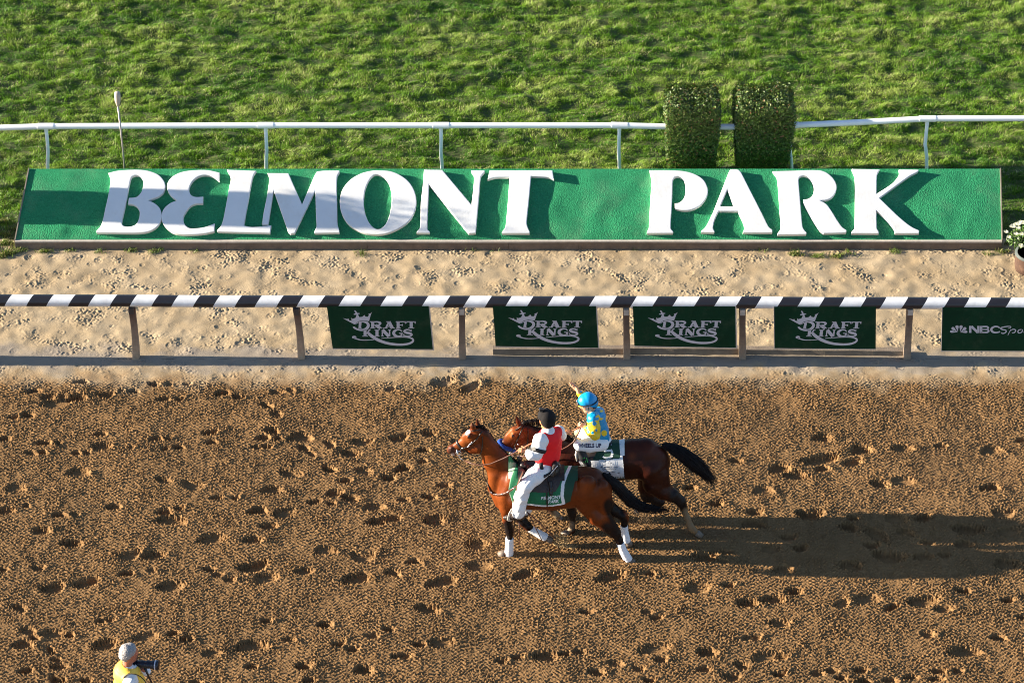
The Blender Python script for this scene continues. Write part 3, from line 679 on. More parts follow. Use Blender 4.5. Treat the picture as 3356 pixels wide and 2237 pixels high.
# ================================================================== BLACK AND WHITE TRACK RAIL
M_post = mat('weathered post', attr=True, rough=.85, var=.22, scale=14, bump=.35, bscale=50)
def stripe_material():
    m, nt, bs = _new('black and white paint'); N, L = nt.nodes, nt.links
    geo = N.new('ShaderNodeNewGeometry'); sp = N.new('ShaderNodeSeparateXYZ'); L.new(geo.outputs['Position'], sp.inputs[0])
    def mth(op, a, b, c=None):
        q = N.new('ShaderNodeMath'); q.operation = op
        for s, v in enumerate((a, b, c)):
            if v is None: continue
            if isinstance(v, (int, float)): q.inputs[s].default_value = v
            else: L.new(v, q.inputs[s])
        return q.outputs[0]
    x = mth('SUBTRACT', sp.outputs[0], mth('MULTIPLY', mth('SUBTRACT', sp.outputs[2], .98), .50))
    x = mth('ADD', x, mth('MULTIPLY', mth('SUBTRACT', sp.outputs[1], YR), -.38))
    per = STRIPE_P; f = mth('FRACT', mth('DIVIDE', mth('ADD', x, STRIPE_O), per), 0)
    w = mth('LESS_THAN', f, .52)
    nz = N.new('ShaderNodeTexNoise'); nz.inputs['Scale'].default_value = 9; nz.inputs['Detail'].default_value = 8; L.new(geo.outputs['Position'], nz.inputs[0])
    mr = N.new('ShaderNodeMapRange'); mr.inputs[1].default_value = .3; mr.inputs[2].default_value = .7; mr.inputs[3].default_value = .86; mr.inputs[4].default_value = 1.08; L.new(nz.outputs[0], mr.inputs[0])
    mx = N.new('ShaderNodeMix'); mx.data_type = 'RGBA'; L.new(w, mx.inputs[0]); mx.inputs[6].default_value = (.017, .016, .021, 1); mx.inputs[7].default_value = (.78, .78, .79, 1)
    m2 = N.new('ShaderNodeMix'); m2.data_type = 'RGBA'; m2.blend_type = 'MULTIPLY'; m2.inputs[0].default_value = 1; L.new(mx.outputs[2], m2.inputs[6]); L.new(mr.outputs[0], m2.inputs[7])
    L.new(m2.outputs[2], bs.inputs['Base Color']); bs.inputs['Roughness'].default_value = .38
    return m
YR = G(445, 1170)[1]
YR = G(445, 1170)[1]
STRIPE_P = 133.6/231.5; STRIPE_O = -(PY(31+133.6*0, 1004, YR)[0])+20*STRIPE_P
M_stripe = stripe_material()
def make_track_rail():
    root = empty('striped_track_rail', (0, YR, 0), 'black and white striped rail on weathered brown posts along the dirt track', 'fence')
    pts = [PY(x, y, YR) for x, y in ((-2600, 974), (-1200, 978), (0, 984), (440, 985), (720, 987.5), (980, 987), (1250, 989.5), (1514, 988.5), (1790, 990), (2052, 989), (2250, 991.5), (2433, 990.5), (2700, 993), (2978, 992.5), (3356, 995), (4600, 1001))]
    MB().tube(pts, .088, 28, sq=(1, .93)).build('rail', M_stripe, root)
    r = random.Random(3)
    posts = [((-1700, 1000), (-1690, 1162), 0), ((-1150, 1002), (-1140, 1164), 0), ((-650, 1004), (-640, 1166), 0), ((-110, 1006), (-100, 1168), 0), ((432, 1008), (446, 1170), 1), ((971, 1010), (988, 1171), 1), ((1514, 1010), (1515, 1171), 0), ((2052, 1012), (2055, 1172), 0), ((2433, 1012), (2434, 1173), 0), ((2982, 1012), (2972, 1176), 0), ((3520, 1016), (3520, 1180), 0)]
    for (tx, ty), (bx, by), dk in posts:
        t = PY(tx, ty, YR+.02); b = PY(bx, by, YR-.01); b[2] = -.05
        mb = MB(); K = 7; w = .047
        for i in range(K+1):
            q = i/K; c = t+(b-t)*q; c[0] += .012*math.sin(q*math.pi)*(1 if dk else 0); w2 = w*(1-.08*math.sin(q*5))
            col = np.array([.085, .035, .022])*(1-q)**1.3+np.array([.36, .27, .19])*(1-(1-q)**1.3)
            if dk == 0: col = np.array([.13, .075, .05])*(1-q)+np.array([.30, .23, .17])*q
            for (u, v) in ((-1, -.75), (-.75, -1), (.75, -1), (1, -.75), (1, .75), (.75, 1), (-.75, 1), (-1, .75)):
                mb.V.append(tuple(c+np.array([u*w2, v*w2, 0]))); mb.C.append(tuple(col))
        for i in range(K):
            for k in range(8): mb.F.append((i*8+k, (i+1)*8+k, (i+1)*8+(k+1) % 8, i*8+(k+1) % 8))
        mb.F.append(tuple(range(7, -1, -1)))
        mb.build('post', M_post, root, False, col=True)
        bk = MB(); bk.box((t[0]-.035, YR-.062, t[2]-.055), (t[0]+.035, YR-.046, t[2]+.04)); bk.box((t[0]-.035, YR-.046, t[2]-.01), (t[0]+.035, YR+.07, t[2]+.03))
        bk.build('bracket', M_edge if tx > 1500 else M_dark, root, False)
M_dark = mat('dark metal', (.05, .04, .04), .6, .1, 20)
make_track_rail()
# low timber kerb pieces at the foot of the rail
def kerb(x0, y0, x1, y1, h, label):
    a = G(x0, y0); b = G(x1, y1); mb = MB(); K = 10; V = []
    r = random.Random(int(x0))
    for i in range(K+1):
        p = a+(b-a)*i/K; j = r.uniform(-.006, .006)
        V.append((p, j))
    for i in range(K):
        (p, j), (q, l) = V[i], V[i+1]
        mb.hexa([(p[0], p[1]+j, -.03), (q[0], q[1]+l, -.03), (q[0], q[1]+.09+l, -.03), (p[0], p[1]+.09+j, -.03)], [(p[0], p[1]+j, h), (q[0], q[1]+l, h), (q[0], q[1]+.09+l, h), (p[0], p[1]+.09+j, h)])
    tag(mb.build('timber_kerb', M_kerb, None, False), label, 'kerb', 'timber kerbs along the foot of the striped rail')
M_kerb = mat('dusty timber', (.22, .17, .125), .9, .25, 7, .4, 50, dirt=(.2, .15, .11), dscale=4, damt=.6)
kerb(1616, 1163, 2050, 1161, .10, 'low dusty timber kerb under the second green banner from the left')
kerb(2062, 1160, 2426, 1162, .10, 'low dusty timber kerb under the third green banner from the left')
kerb(2442, 1160, 2965, 1166, .08, 'low dusty timber kerb under the fourth green banner from the left')

# ================================================================== BANNERS
M_banner = mat('dark green banner', (.002, .030, .012), .7, .18, 5, .06, 20, spec=.15, dirt=(.055, .07, .04), dscale=4, damt=.35)
M_trim = mat('banner edge', (.42, .37, .33), .6, .12, 12)
M_grey = mat('pale grey print', (.50, .48, .52), .6, .03, 10)
def serif_box(x0, x1, y, h=16): return [(x0, y-h/2), (x1, y-h/2), (x1, y+h/2), (x0, y+h/2)]
DK = [[(375,306),(455,323),(485,315),(497,345),(545,355),(535,298),(560,318),(620,300),(640,240),(584,240),(586,222),(622,212),(593,165),(608,150),(640,185),(645,205),(700,210),(700,222),(665,232),(690,285),(750,280),(790,243),(810,275),(855,280),(880,240),(862,228),(905,215),(937,190),(915,235),(880,362),(760,348),(680,363),(600,425),(520,385)],
  stroke([(710,388),(700,492)], 50, smooth=False), serif_box(665, 740, 500, 12),
  stroke([(615,425),(680,385),(760,372),(840,395),(865,445),(835,500),(760,530),(670,525),(600,490),(585,462),(640,458)], [8,14,26,48,56,54,40,32,36,34,18]),
  stroke([(950,372),(950,500)], 58, smooth=False), serif_box(895,1000,373,18), serif_box(905,1000,494,14), stroke([(960,380),(1045,377),(1098,402),(1060,437),(960,440)], [24,28,44,26,18]), stroke([(1010,440),(1100,500)], 58, smooth=False), serif_box(1040,1135,494,14),
  stroke([(1262,372),(1200,500)], 30, smooth=False), stroke([(1262,372),(1330,500)], 62, smooth=False), serif_box(1215,1295,373,16), serif_box(1225,1310,462,18), serif_box(1155,1235,494,14), serif_box(1280,1380,494,14),
  stroke([(1440,372),(1440,500)], 58, smooth=False), serif_box(1395,1590,374,20), [(1555,374),(1590,374),(1590,412),(1578,412)], serif_box(1440,1525,436,18), [(1510,420),(1530,415),(1530,458),(1510,452)], serif_box(1400,1490,494,14),
  serif_box(1600,1778,374,20), [(1600,374),(1620,374),(1608,405),(1600,405)], [(1745,374),(1782,374),(1778,412),(1765,408)], stroke([(1692,372),(1692,500)], 60, smooth=False), serif_box(1635,1750,494,14),
  stroke([(802,528),(802,655)], 56, smooth=False), serif_box(752,845,530,14), serif_box(750,860,650,14), stroke([(895,522),(825,605)], [24,20], smooth=False), serif_box(870,915,524,12),
  stroke([(850,575),(920,640),(1050,722),(1230,785),(1440,812),(1620,800),(1718,755),(1715,700),(1600,670),(1400,672),(1240,684),(1115,692)], [46,60,58,50,44,40,40,34,20,15,13,10]),
  stroke([(1000,712),(880,725),(740,725),(650,706),(595,685)], [12,14,18,22,30]),
  [(592+44*math.cos(t*math.pi/6), 670+26*math.sin(t*math.pi/6)) for t in range(12)],
  stroke([(1032,528),(1032,655)], 58, smooth=False), serif_box(985,1080,530,14), serif_box(985,1080,650,14),
  stroke([(1135,530),(1135,655)], 24, smooth=False), stroke([(1140,528),(1262,655)], 60, smooth=False), stroke([(1275,528),(1275,655)], 26, smooth=False), serif_box(1245,1302,530,12), serif_box(1110,1165,650,12),
  stroke([(1515,560),(1480,532),(1420,526),(1365,560),(1355,600),(1385,638),(1440,652),(1500,640)], [20,22,30,52,56,50,30,22]), stroke([(1505,590),(1505,652)], 34, smooth=False), serif_box(1455,1530,594,16),
  stroke([(1690,556),(1650,530),(1590,530),(1560,558),(1600,582),(1660,595),(1700,620),(1670,648),(1600,650),(1545,628)], [14,24,32,42,46,46,42,30,26,14]), [(1540,608),(1556,608),(1562,652),(1540,652)], [(1680,528),(1698,522),(1700,565),(1686,562)]]
def feather(a, b, w):
    a = np.array(a, float); b = np.array(b, float); d = b-a; L_ = np.linalg.norm(d); d /= L_; n = np.array([-d[1], d[0]]); out = []
    for t, ww in ((0, .02), (.35, .42), (.62, .85), (.8, 1), (.93, .78), (1, .3)): out.append(tuple(a+d*L_*t+n*w*ww))
    for t, ww in ((1, -.3), (.93, -.78), (.8, -1), (.62, -.85), (.35, -.42)): out.append(tuple(a+d*L_*t+n*w*ww))
    return spline(out, True, 3)
NBC = [feather((645,842),(452,822),30), feather((640,838),(498,722),38), feather((650,822),(625,668),42), feather((710,822),(742,668),42), feather((722,838),(862,726),38), feather((712,846),(896,828),30),
  stroke([(970,680),(970,857)], 60, smooth=False), stroke([(1000,692),(1165,850)], 62, smooth=False), stroke([(1180,682),(1180,860)], 58, smooth=False),
  stroke([(1250,683),(1250,862)], 58, smooth=False), stroke([(1250,700),(1400,700),(1430,730),(1400,765),(1260,768)], [36,38,50,34,32]), stroke([(1260,770),(1410,775),(1440,812),(1405,845),(1250,846)], [30,34,54,36,34]),
  stroke([(1725,735),(1680,702),(1600,698),(1530,735),(1512,785),(1545,830),(1620,852),(1700,840),(1730,822)], [30,36,38,54,58,52,38,34,28]),
  stroke([(1935,745),(2000,730),(2010,700),(1940,692),(1800,715),(1750,745),(1800,775),(1880,790),(1890,835),(1830,872),(1775,868),(1790,840)], [8,20,22,24,28,32,30,30,28,26,22,8]),
  stroke([(2020,770),(1975,840),(1935,925)], [24,22,12]), stroke([(1995,810),(2060,768),(2120,775),(2135,810),(2100,850),(2040,858)], [12,24,26,30,26,14]),
  stroke([(2290,770),(2220,785),(2195,830),(2215,862),(2275,850),(2310,810),(2300,775),(2270,770)], [20,26,30,28,26,26,24,20]),
  stroke([(2380,770),(2350,855)], [24,22], smooth=False), stroke([(2365,810),(2400,775),(2440,772)], [12,22,22]), stroke([(2510,700),(2460,840),(2490,860),(2520,845)], [24,26,22,12]), stroke([(2470,770),(2540,765)], 18, smooth=False),
  stroke([(2640,780),(2580,775),(2570,800),(2620,820),(2600,855),(2540,855)], [14,24,24,24,22,12])]
YP = YR-.09
def banner(corn, art, frame, label, light_edge):
    tl, tr, br, bl = [PY(x, y, YP-(.10 if i > 1 else 0)) for i, (x, y) in enumerate(corn)]
    root = empty('banner', ((tl[0]+tr[0])/2, YP, 0), label, 'banner', 'advertising banners hanging from the striped rail')
    e = np.array([0, .022, 0]); f = .007
    mb = MB(); mb.hexa([bl, br, br+e, bl+e], [tl, tr, tr+e, tl+e]); mb.build('board', M_banner, root, False)
    fr = MB(); up = np.array([0, 0, f*2]); rt = np.array([f*2, 0, 0]); o_ = np.array([0, -.003, 0])
    fr.hexa([bl-up+o_, br-up+o_, br-up+e, bl-up+e], [bl-up*.1+o_, br-up*.1+o_, br-up*.1+e, bl-up*.1+e])
    if light_edge in 'R': fr.hexa([br-up+o_, br+rt-up+o_, br+rt-up+e, br-up+e], [tr+o_, tr+rt+o_, tr+rt+e, tr+e])
    if light_edge in 'L': fr.hexa([bl-rt*.5-up+o_, bl-up+o_, bl-up+e, bl-rt*.5-up+e], [tl-rt*.5+o_, tl+o_, tl+e, tl-rt*.5+e])
    fr.build('frame', M_trim, root, False)
    def mp(u, v):
        q = tl*(1-u)*(1-v)+tr*u*(1-v)+br*u*v+bl*(1-u)*v; return q
    cs = frame   # crop corners of the artwork
    A = np.array([[c[0], c[1], 1, c[0]*c[1]] for c in cs], float)
    U = np.linalg.solve(A, np.array([0, 1, 1, 0.])); Vv = np.linalg.solve(A, np.array([0, 0, 1, 1.]))
    V, F = strokes2d(art)
    W = []
    for p in V:
        b = np.array([p[0], p[1], 1, p[0]*p[1]]); w = mp(b@U, b@Vv); w[1] -= .004; W.append(w)
    part('lettering', W, F, M_grey, root, smooth=False)
FR1 = [(65,80),(2030,80),(2110,905),(175,890)]
banner([(1071,1003),(1405,1003),(1419,1144),(1090,1141)], DK, FR1, 'dark green banner with grey crown emblem, leftmost of the banners on the striped rail', 'R')
banner([(1615,1003),(1953,1003),(1961,1139.5),(1624,1134)], DK, FR1, 'dark green banner with grey crown emblem, second from the left, above the waving rider', 'R')
banner([(2074,1004),(2410,1004),(2412,1139),(2079,1133)], DK, FR1, 'dark green banner with grey crown emblem, third from the left, between two close posts', 'R')
banner([(2537,1005),(2871,1005),(2870,1143),(2539,1140.5)], DK, FR1, 'dark green banner with grey crown emblem, the fourth and rightmost with a crown', 'L')
banner([(3089,1007),(3440,1008),(3438,1150),(3086,1149)], NBC, [(240+19,212),(3010,220),(2995,1334),(236,1326)], 'dark green banner with a grey feather fan emblem, at the right edge', 'L')

# ================================================================== MICROPHONE
def make_mic():
    M_pole = mat('grey steel pole', (.33, .30, .28), .4, .08, 20, metal=.6); M_foam = mat('beige foam', (.44, .38, .32), .9, .1, 60, .3, 200)
    Ym = G(410, 655)[1]; t = PY(386, 340, Ym); f = G(416, 655); tp = PY(384, 301, Ym)
    root = empty('field_microphone', f, 'thin pole with a beige foam microphone behind the left end of the sign board', 'microphone')
    MB().tube([f-np.array([0, 0, .1]), (f+t)/2+np.array([.012, 0, 0]), t], .0135, 8).build('pole', M_pole, root)
    d = (tp-t)/np.linalg.norm(tp-t); L_ = np.linalg.norm(tp-t)
    MB().tube([t-d*.05, t+d*.0, t+d*L_*.25, t+d*L_*.6, t+d*L_*.72, t+d*L_*.92, t+d*L_], [.014, .030, .044, .046, .047, .044, .020], 12).build('foam_windshield', M_foam, root)
make_mic()

# ================================================================== CLIPPED SHRUBS
def leaf_material(name):
    m = bpy.data.materials.new(name); m.use_nodes = True; nt = m.node_tree; N, L = nt.nodes, nt.links; N.clear()
    at = N.new('ShaderNodeAttribute'); at.attribute_name = 'Col'
    pb = N.new('ShaderNodeBsdfPrincipled'); pb.inputs['Roughness'].default_value = .45
    tr = N.new('ShaderNodeBsdfTranslucent'); mx = N.new('ShaderNodeMixShader'); mx.inputs[0].default_value = .06; ou = N.new('ShaderNodeOutputMaterial')
    L.new(at.outputs[0], pb.inputs['Base Color']); L.new(at.outputs[0], tr.inputs[0]); L.new(pb.outputs[0], mx.inputs[1]); L.new(tr.outputs[0], mx.inputs[2]); L.new(mx.outputs[0], ou.inputs[0])
    return m
M_leaf = leaf_material('box leaf'); M_bark = mat('bark', (.09, .06, .04), .9, .3, 20, .4)
def shrub(cx_, cy_, w, d, h, n, seed, label, taper=.2, wisps=0, group='clipped box shrubs by the sign board', holes=.0):
    r = np.random.default_rng(seed); root = empty('box_shrub', (cx_, cy_, 0), label, 'shrub', group)
    # shell + volume samples in a rounded box that narrows to the foot
    q = r.uniform(-1, 1, (n*4, 3)); e = (np.abs(q)**8).sum(1)**(1/8.)
    q = q[(e < 1)]; e = (np.abs(q)**8).sum(1)**(1/8.); keep = r.random(len(q)) < np.clip((e-.45)/.5, .25, 1); e0 = e[keep][:n]; q = q[keep][:n]; n = len(q)
    z = (q[:, 2]+1)/2; ws = 1-taper*(1-z)**1.3
    bump = 1+.02*np.sin(q[:, 1]*5+z*4+seed)+.016*r.normal(0, 1, n)
    P = np.stack([cx_+q[:, 0]*w/2*ws*bump, cy_+q[:, 1]*d/2*ws*bump, .12+z*(h-.12)*(1+.008*np.sin(q[:, 0]*4+seed)+.012*r.normal(0, 1, n))], 1)
    if wisps:
        k = wisps; a = r.integers(0, 9, k); xw = cx_+r.normal(0, .04, k); yw = cy_+(a-4)*d/9+r.normal(0, .025, k); zz = h+r.uniform(0, .5, k)*np.array([.5, 1.0, .3, .8, .4, 1.0, .35, .7, .3])[a]
        P = np.vstack([P, np.stack([xw, yw, zz], 1)]); n = len(P)
    nrm = r.normal(0, 1, (n, 3)); nrm[:len(q)] *= np.where(q[:, 1:2] < -.8, .45, 1.0); nrm[:len(q)] += np.sign(q)*np.abs(q)**4*np.array([1.5, 9.0, .8]); nrm /= np.linalg.norm(nrm, axis=1)[:, None]
    t = np.cross(nrm, r.normal(0, 1, (n, 3))); t /= np.linalg.norm(t, axis=1)[:, None]; b = np.cross(nrm, t)
    s = r.uniform(.012, .027, n)[:, None]
    s[:len(q)] *= np.where(e0 < .8, 2.3, 1.0)[:, None]
    V = np.stack([P-t*s, P-b*s*.5, P+t*s, P+b*s*.5+nrm*s*.2], 1).reshape(-1, 3)
    F = np.arange(n*4).reshape(-1, 4)
    C = np.array([.046, .095, .010])*r.uniform(.35, 1.7, (n, 1))+np.array([.02, .015, 0])*r.random((n, 1))
    red = r.random(n) < .035; C[red] = (.22, .10, .04); yl = r.random(n) < .10; C[yl] = (.20, .23, .06)
    part('foliage', V, F, M_leaf, root, col=np.repeat(C, 4, 0), smooth=False)
    mb = MB()
    for i in range(7):
        a = r.uniform(0, 6.28); rr = r.uniform(.3, .8)
        mb.tube([(cx_+r.normal(0, .05), cy_+r.normal(0, .05), -.03), (cx_+math.cos(a)*w*.15*rr, cy_+math.sin(a)*d*.15*rr, h*.35), (cx_+math.cos(a)*w*.34*rr, cy_+math.sin(a)*d*.34*rr, h*.85)], [.022, .014, .005], 6)
    mb.build('stem', M_bark, root)
    return root
def shrub_px(x0, x1, ybk, label, seed, h=1.48):
    c = G((x0+x1)/2, 585); w = (x1-x0)/211.0
    return shrub(c[0], c[1], w, .92, h, 42000, seed, label, .22)
shrub_px(2168, 2350, 545, 'square clipped box shrub on the left of the pair, growing through the white rail', 5)
shrub_px(2392, 2590, 545, 'square clipped box shrub on the right of the pair, beside the white rail post', 6)
# made-up tall shrub, unseen left of the frame, added to shade the first letters
gsh = G(-150, 700); _ya, _yb = onboard(600, 624)[1]+.06, onboard(600, 738)[1]+.06
shrub(gsh[0]-.5, (_ya+_yb)/2, .85, (_ya-_yb), 2.0, 110000, 9, 'unseen tall box shrub added past the left end of the sign board to cast shade', .12, wisps=900)

# ================================================================== FLOWERS AT THE RIGHT END OF THE BOARD
def make_flowers():
    r = np.random.default_rng(3); M_pot = mat('black plastic', (.02, .018, .02), .4, .1, 20); M_pet = mat('white petals', attr=True, rough=.6, var=.05, scale=50)
    c = G(3362, 836); root = empty('flower_pot', c, 'black plastic pot of white chrysanthemums at the right end of the sign board', 'potted plant')
    MB().lathe(c, [(.10, 0), (.13, .20), (.15, .22), (.15, .25), (.135, .25), (.12, .19), (0.02, .19)], 18).build('pot', M_pot, root)
    V = []; F = []; C = []
    n = 900
    for i in range(n):
        a = r.uniform(0, 6.28); q = math.sqrt(r.random())*.30; p = c+np.array([q*math.cos(a), q*math.sin(a), .24+.24*(1-(q/.32)**2)*r.uniform(.3, 1)])
        nn = r.normal(0, 1, 3); nn /= np.linalg.norm(nn); t = np.cross(nn, r.normal(0, 1, 3)); t /= np.linalg.norm(t); b = np.cross(nn, t); s = r.uniform(.015, .035)
        k = len(V); V += [p-t*s, p-b*s*.4, p+t*s, p+b*s*.4]; F.append((k, k+1, k+2, k+3)); C += [np.array([.08, .15, .03])*r.uniform(.6, 1.4)]*4
    part('leaves', V, F, M_leaf, root, col=np.array(C), smooth=False)
    for i in range(46):
        a = r.uniform(0, 6.28); q = math.sqrt(r.random())*.33; h = .30+.26*(1-(q/.36)**2); p = c+np.array([q*math.cos(a), q*math.sin(a)*.9, h])
        mb = MB()
        for ring, (m, rr, up_) in enumerate(((9, .042, .004), (7, .030, .012), (5, .017, .018))):
            for j in range(m):
                th = 2*math.pi*j/m+ring*.5; d = np.array([math.cos(th), math.sin(th), .15+.5*ring/3]); s_ = np.array([-math.sin(th), math.cos(th), 0])
                mb.c = (.82, .80, .62) if ring < 2 else (.75, .68, .30)
                o_ = p+np.array([0, 0, up_]); mb.add([o_, o_+d*rr*.6+s_*rr*.28, o_+d*rr, o_+d*rr*.6-s_*rr*.28], [(0, 1, 2, 3)])
        mb.build('bloom', M_pet, root, False, col=True)
    M_rust = mat('rusty drum', (.07, .035, .022), .8, .3, 10, .3, dirt=(.20, .11, .06), dscale=6, damt=.7)
    d = G(3372, 880); dr = empty('rusty_tub', d, 'low rusty brown tub with a grey rim beside the flower pot', 'tub')
    MB().lathe(d, [(.20, -.02), (.22, .10), (.21, .24), (.225, .26)], 20).build('wall', M_rust, dr)
    MB().lathe(d, [(.226, .255), (.232, .262), (.232, .285), (.195, .285), (.19, .262), (.02, .262)], 20).build('rim', mat('dull rim', (.07, .085, .08), .7), dr)
make_flowers()
# ================================================================== HORSES
M_coat = mat('horse coat', attr=True, rough=.42, var=.22, scale=5, bump=.45, bscale=14, spec=.16, bdist=.012)
M_hair = mat('horse hair', (.008, .006, .007), .5, .3, 30, spec=.25)
M_hoof = mat('hoof horn', (.16, .12, .09), .6, .2, 25)
M_leather = mat('brown leather', (.10, .035, .018), .45, .2, 18)
M_dleather = mat('dark leather', (.022, .015, .013), .42, .2, 18)
M_silver = mat('silver', (.75, .75, .76), .25, .05, 20, metal=.9)
M_wrap = mat('white leg wrap', (.80, .79, .80), .85, .05, 20, .4, 45, dirt=(.5, .42, .33), dscale=9, damt=.4)
M_eye = mat('dark eye', (.01, .008, .008), .12, .0, 5)
M_cloth = mat('printed cloth', attr=True, rough=.75, var=.06, scale=14, bump=.15, bscale=12)
def kz(Y, z=1.1): return ((np.array([0, Y, z])-CAM)@FW)/FPX*Z1          # metres per z1 pixel at depth Y
def hair_bundle(path, radii, n, seed, w=.0045, seg=14, spread=1.0, droop=0.0, frizz=.012):
    r = np.random.default_rng(seed); path = [np.array(p, float) for p in path]; m = len(path)
    tt = np.linspace(0, 1, m); P = np.array(path); V = []; F = []
    for i in range(n):
        a = r.uniform(0, 6.283); q = math.sqrt(r.random()); t1 = r.uniform(.50, 1.0)*(1 if r.random() < .75 else .8); t0 = r.uniform(0, .12) if r.random() < .6 else r.uniform(.1, .5)
        ts = np.linspace(t0, t1, seg); C = np.stack([np.interp(ts, tt, P[:, k]) for k in range(3)], 1); R = np.interp(ts, tt, radii)
        ph = r.uniform(0, 6.28, 3); fr = np.stack([np.sin(ts*7+ph[0]), np.sin(ts*6+ph[1]), np.sin(ts*8+ph[2])], 1)*frizz*ts[:, None]
        T = np.gradient(C, axis=0); T /= np.linalg.norm(T, axis=1)[:, None]+1e-9
        b = np.cross(T, (0, 1, 0)); b /= np.linalg.norm(b, axis=1)[:, None]+1e-9; c = np.cross(T, b)
        O = C+(b*math.cos(a)+c*math.sin(a))*(R*q*spread)[:, None]+fr; O[:, 2] -= droop*ts**2*q
        ww = w*(1-.75*np.linspace(0, 1, seg)**2)
        k0 = len(V)
        for k in range(seg):
            for th in (0, 2.09, 4.19): V.append(O[k]+(b[k]*math.cos(th)+c[k]*math.sin(th))*ww[k])
        for k in range(seg-1):
            for e in range(3): F.append((k0+k*3+e, k0+k*3+(e+1) % 3, k0+k*3+3+(e+1) % 3, k0+k*3+3+e))
    return np.array(V), np.array(F)
def paint(V, base, spots):
    """spots: (z1x, z1y, radius, colour, strength, softness)"""
    zx, zy = projz(V); C = np.tile(np.array(base, float), (len(V), 1))
    for s in spots:
        x, y, rad, col = s[:4]; st = s[4] if len(s) > 4 else 1.0; so = s[5] if len(s) > 5 else .35
        if isinstance(x, tuple):
            a = np.array(x, float); b = np.array(y, float); ab = b-a; t = np.clip(((zx-a[0])*ab[0]+(zy-a[1])*ab[1])/(ab@ab), 0, 1)
            d = np.hypot(zx-a[0]-t*ab[0], zy-a[1]-t*ab[1])/rad
        else: d = np.hypot(zx-x, zy-y)/rad
        w = np.clip((1-d)/so, 0, 1)*st
        C = C*(1-w[:, None])+np.array(col)*w[:, None]
    return C
def inpoly(x, y, poly):
    x = np.asarray(x); y = np.asarray(y); r = np.zeros(x.shape, bool); n = len(poly)
    for i in range(n):
        x0, y0 = poly[i]; x1, y1 = poly[(i+1) % n]
        c = ((y0 > y) != (y1 > y)) & (x < (x1-x0)*(y-y0)/((y1-y0)+1e-12)+x0); r ^= c
    return r
class Horse:
    def __init__(s, mid, slope, sc=1.0): s.mid = mid; s.slope = slope; s.sdf = SDF(); s.k = kz(mid)
    def Y(s, zx, dy=0): return s.mid+s.slope*(zx-900)/1000.0+dy
    def p(s, zx, zy, dy=0): return ZY(zx, zy, s.Y(zx, dy))
    def chain(s, pts, k=.05, sy=1.0, dy=0):
        for a, b in zip(pts[:-1], pts[1:]):
            da = a[3] if len(a) > 3 else dy; db = b[3] if len(b) > 3 else dy
            s.sdf.cap(s.p(a[0], a[1], da), s.p(b[0], b[1], db), a[2]*s.k, b[2]*s.k, k, sy)
    def strap(s, pts, off=.006, r=.009, dy=0, sdf=None):
        xs_, ys_ = zip(*spline(pts, False, 8)); H_ = hit_px(sdf or s.sdf, xs_, ys_, s.Y(np.mean(xs_), dy), off)
        return MB().tube([np.array(h) for h in H_], r, 6)
def wrap(h, sdf, x0, x1, cz, off, poly, th0=-118, th1=118, nx=None, paintf=None, flare=0.0, topw=38):
    """cloth over a back: kept where the (mirrored) near side falls inside poly (z1 pixels)"""
    k = h.k; X = np.arange(x0, x1+.5, 2.0); T = np.radians(np.arange(th0, th1+.1, 1.5))
    C = np.array([h.p(x, cz) for x in X]); D = np.stack([np.zeros_like(T), -np.sin(T), np.cos(T)], 1)
    V = np.empty((len(X), len(T), 3))
    for i, c in enumerate(C):
        r = surf_r(sdf, c, D, off, .55, 150); r = np.convolve(np.pad(r, 2, 'edge'), [.15, .2, .3, .2, .15], 'valid')
        V[i] = c+D*(r+flare*np.sin(np.abs(T))**2)[:, None]
    for _ in range(2): V[1:-1] = (V[:-2]+2*V[1:-1]+V[2:])/4
    zx, zy = projz(V); m = len(T)//2
    ins = inpoly(zx, zy, poly); near = ins.copy(); near[:, :m+1] = False
    mir = near[:, ::-1]; keep = near | mir
    top = np.abs(np.degrees(T)) < topw
    xin = (zx > np.array(poly)[:, 0].min()) & (zx < np.array(poly)[:, 0].max())
    keep |= top[None, :] & xin
    nT = len(T); idx = np.arange(V.shape[0]*nT).reshape(V.shape[0], nT)
    fk = keep[:-1, :-1] & keep[1:, :-1] & keep[1:, 1:] & keep[:-1, 1:]
    F = np.stack([idx[:-1, :-1], idx[:-1, 1:], idx[1:, 1:], idx[1:, :-1]], -1)[fk]
    Vf = V.reshape(-1, 3); col = paintf(zx.ravel(), zy.ravel(), np.tile(T, len(X))) if paintf else None
    used = np.unique(F); re_ = np.full(len(Vf), -1); re_[used] = np.arange(len(used))
    return Vf[used], re_[F], (col[used] if col is not None else None)
def conform(h, sdf, V2, off, dy=0.0):
    return hit_px(sdf, V2[:, 0], V2[:, 1], h.Y(float(np.mean(V2[:, 0])), dy), off)

GREEN = (.008, .16, .065); DGREEN = (.006, .055, .028); WHITE = (.78, .78, .79)
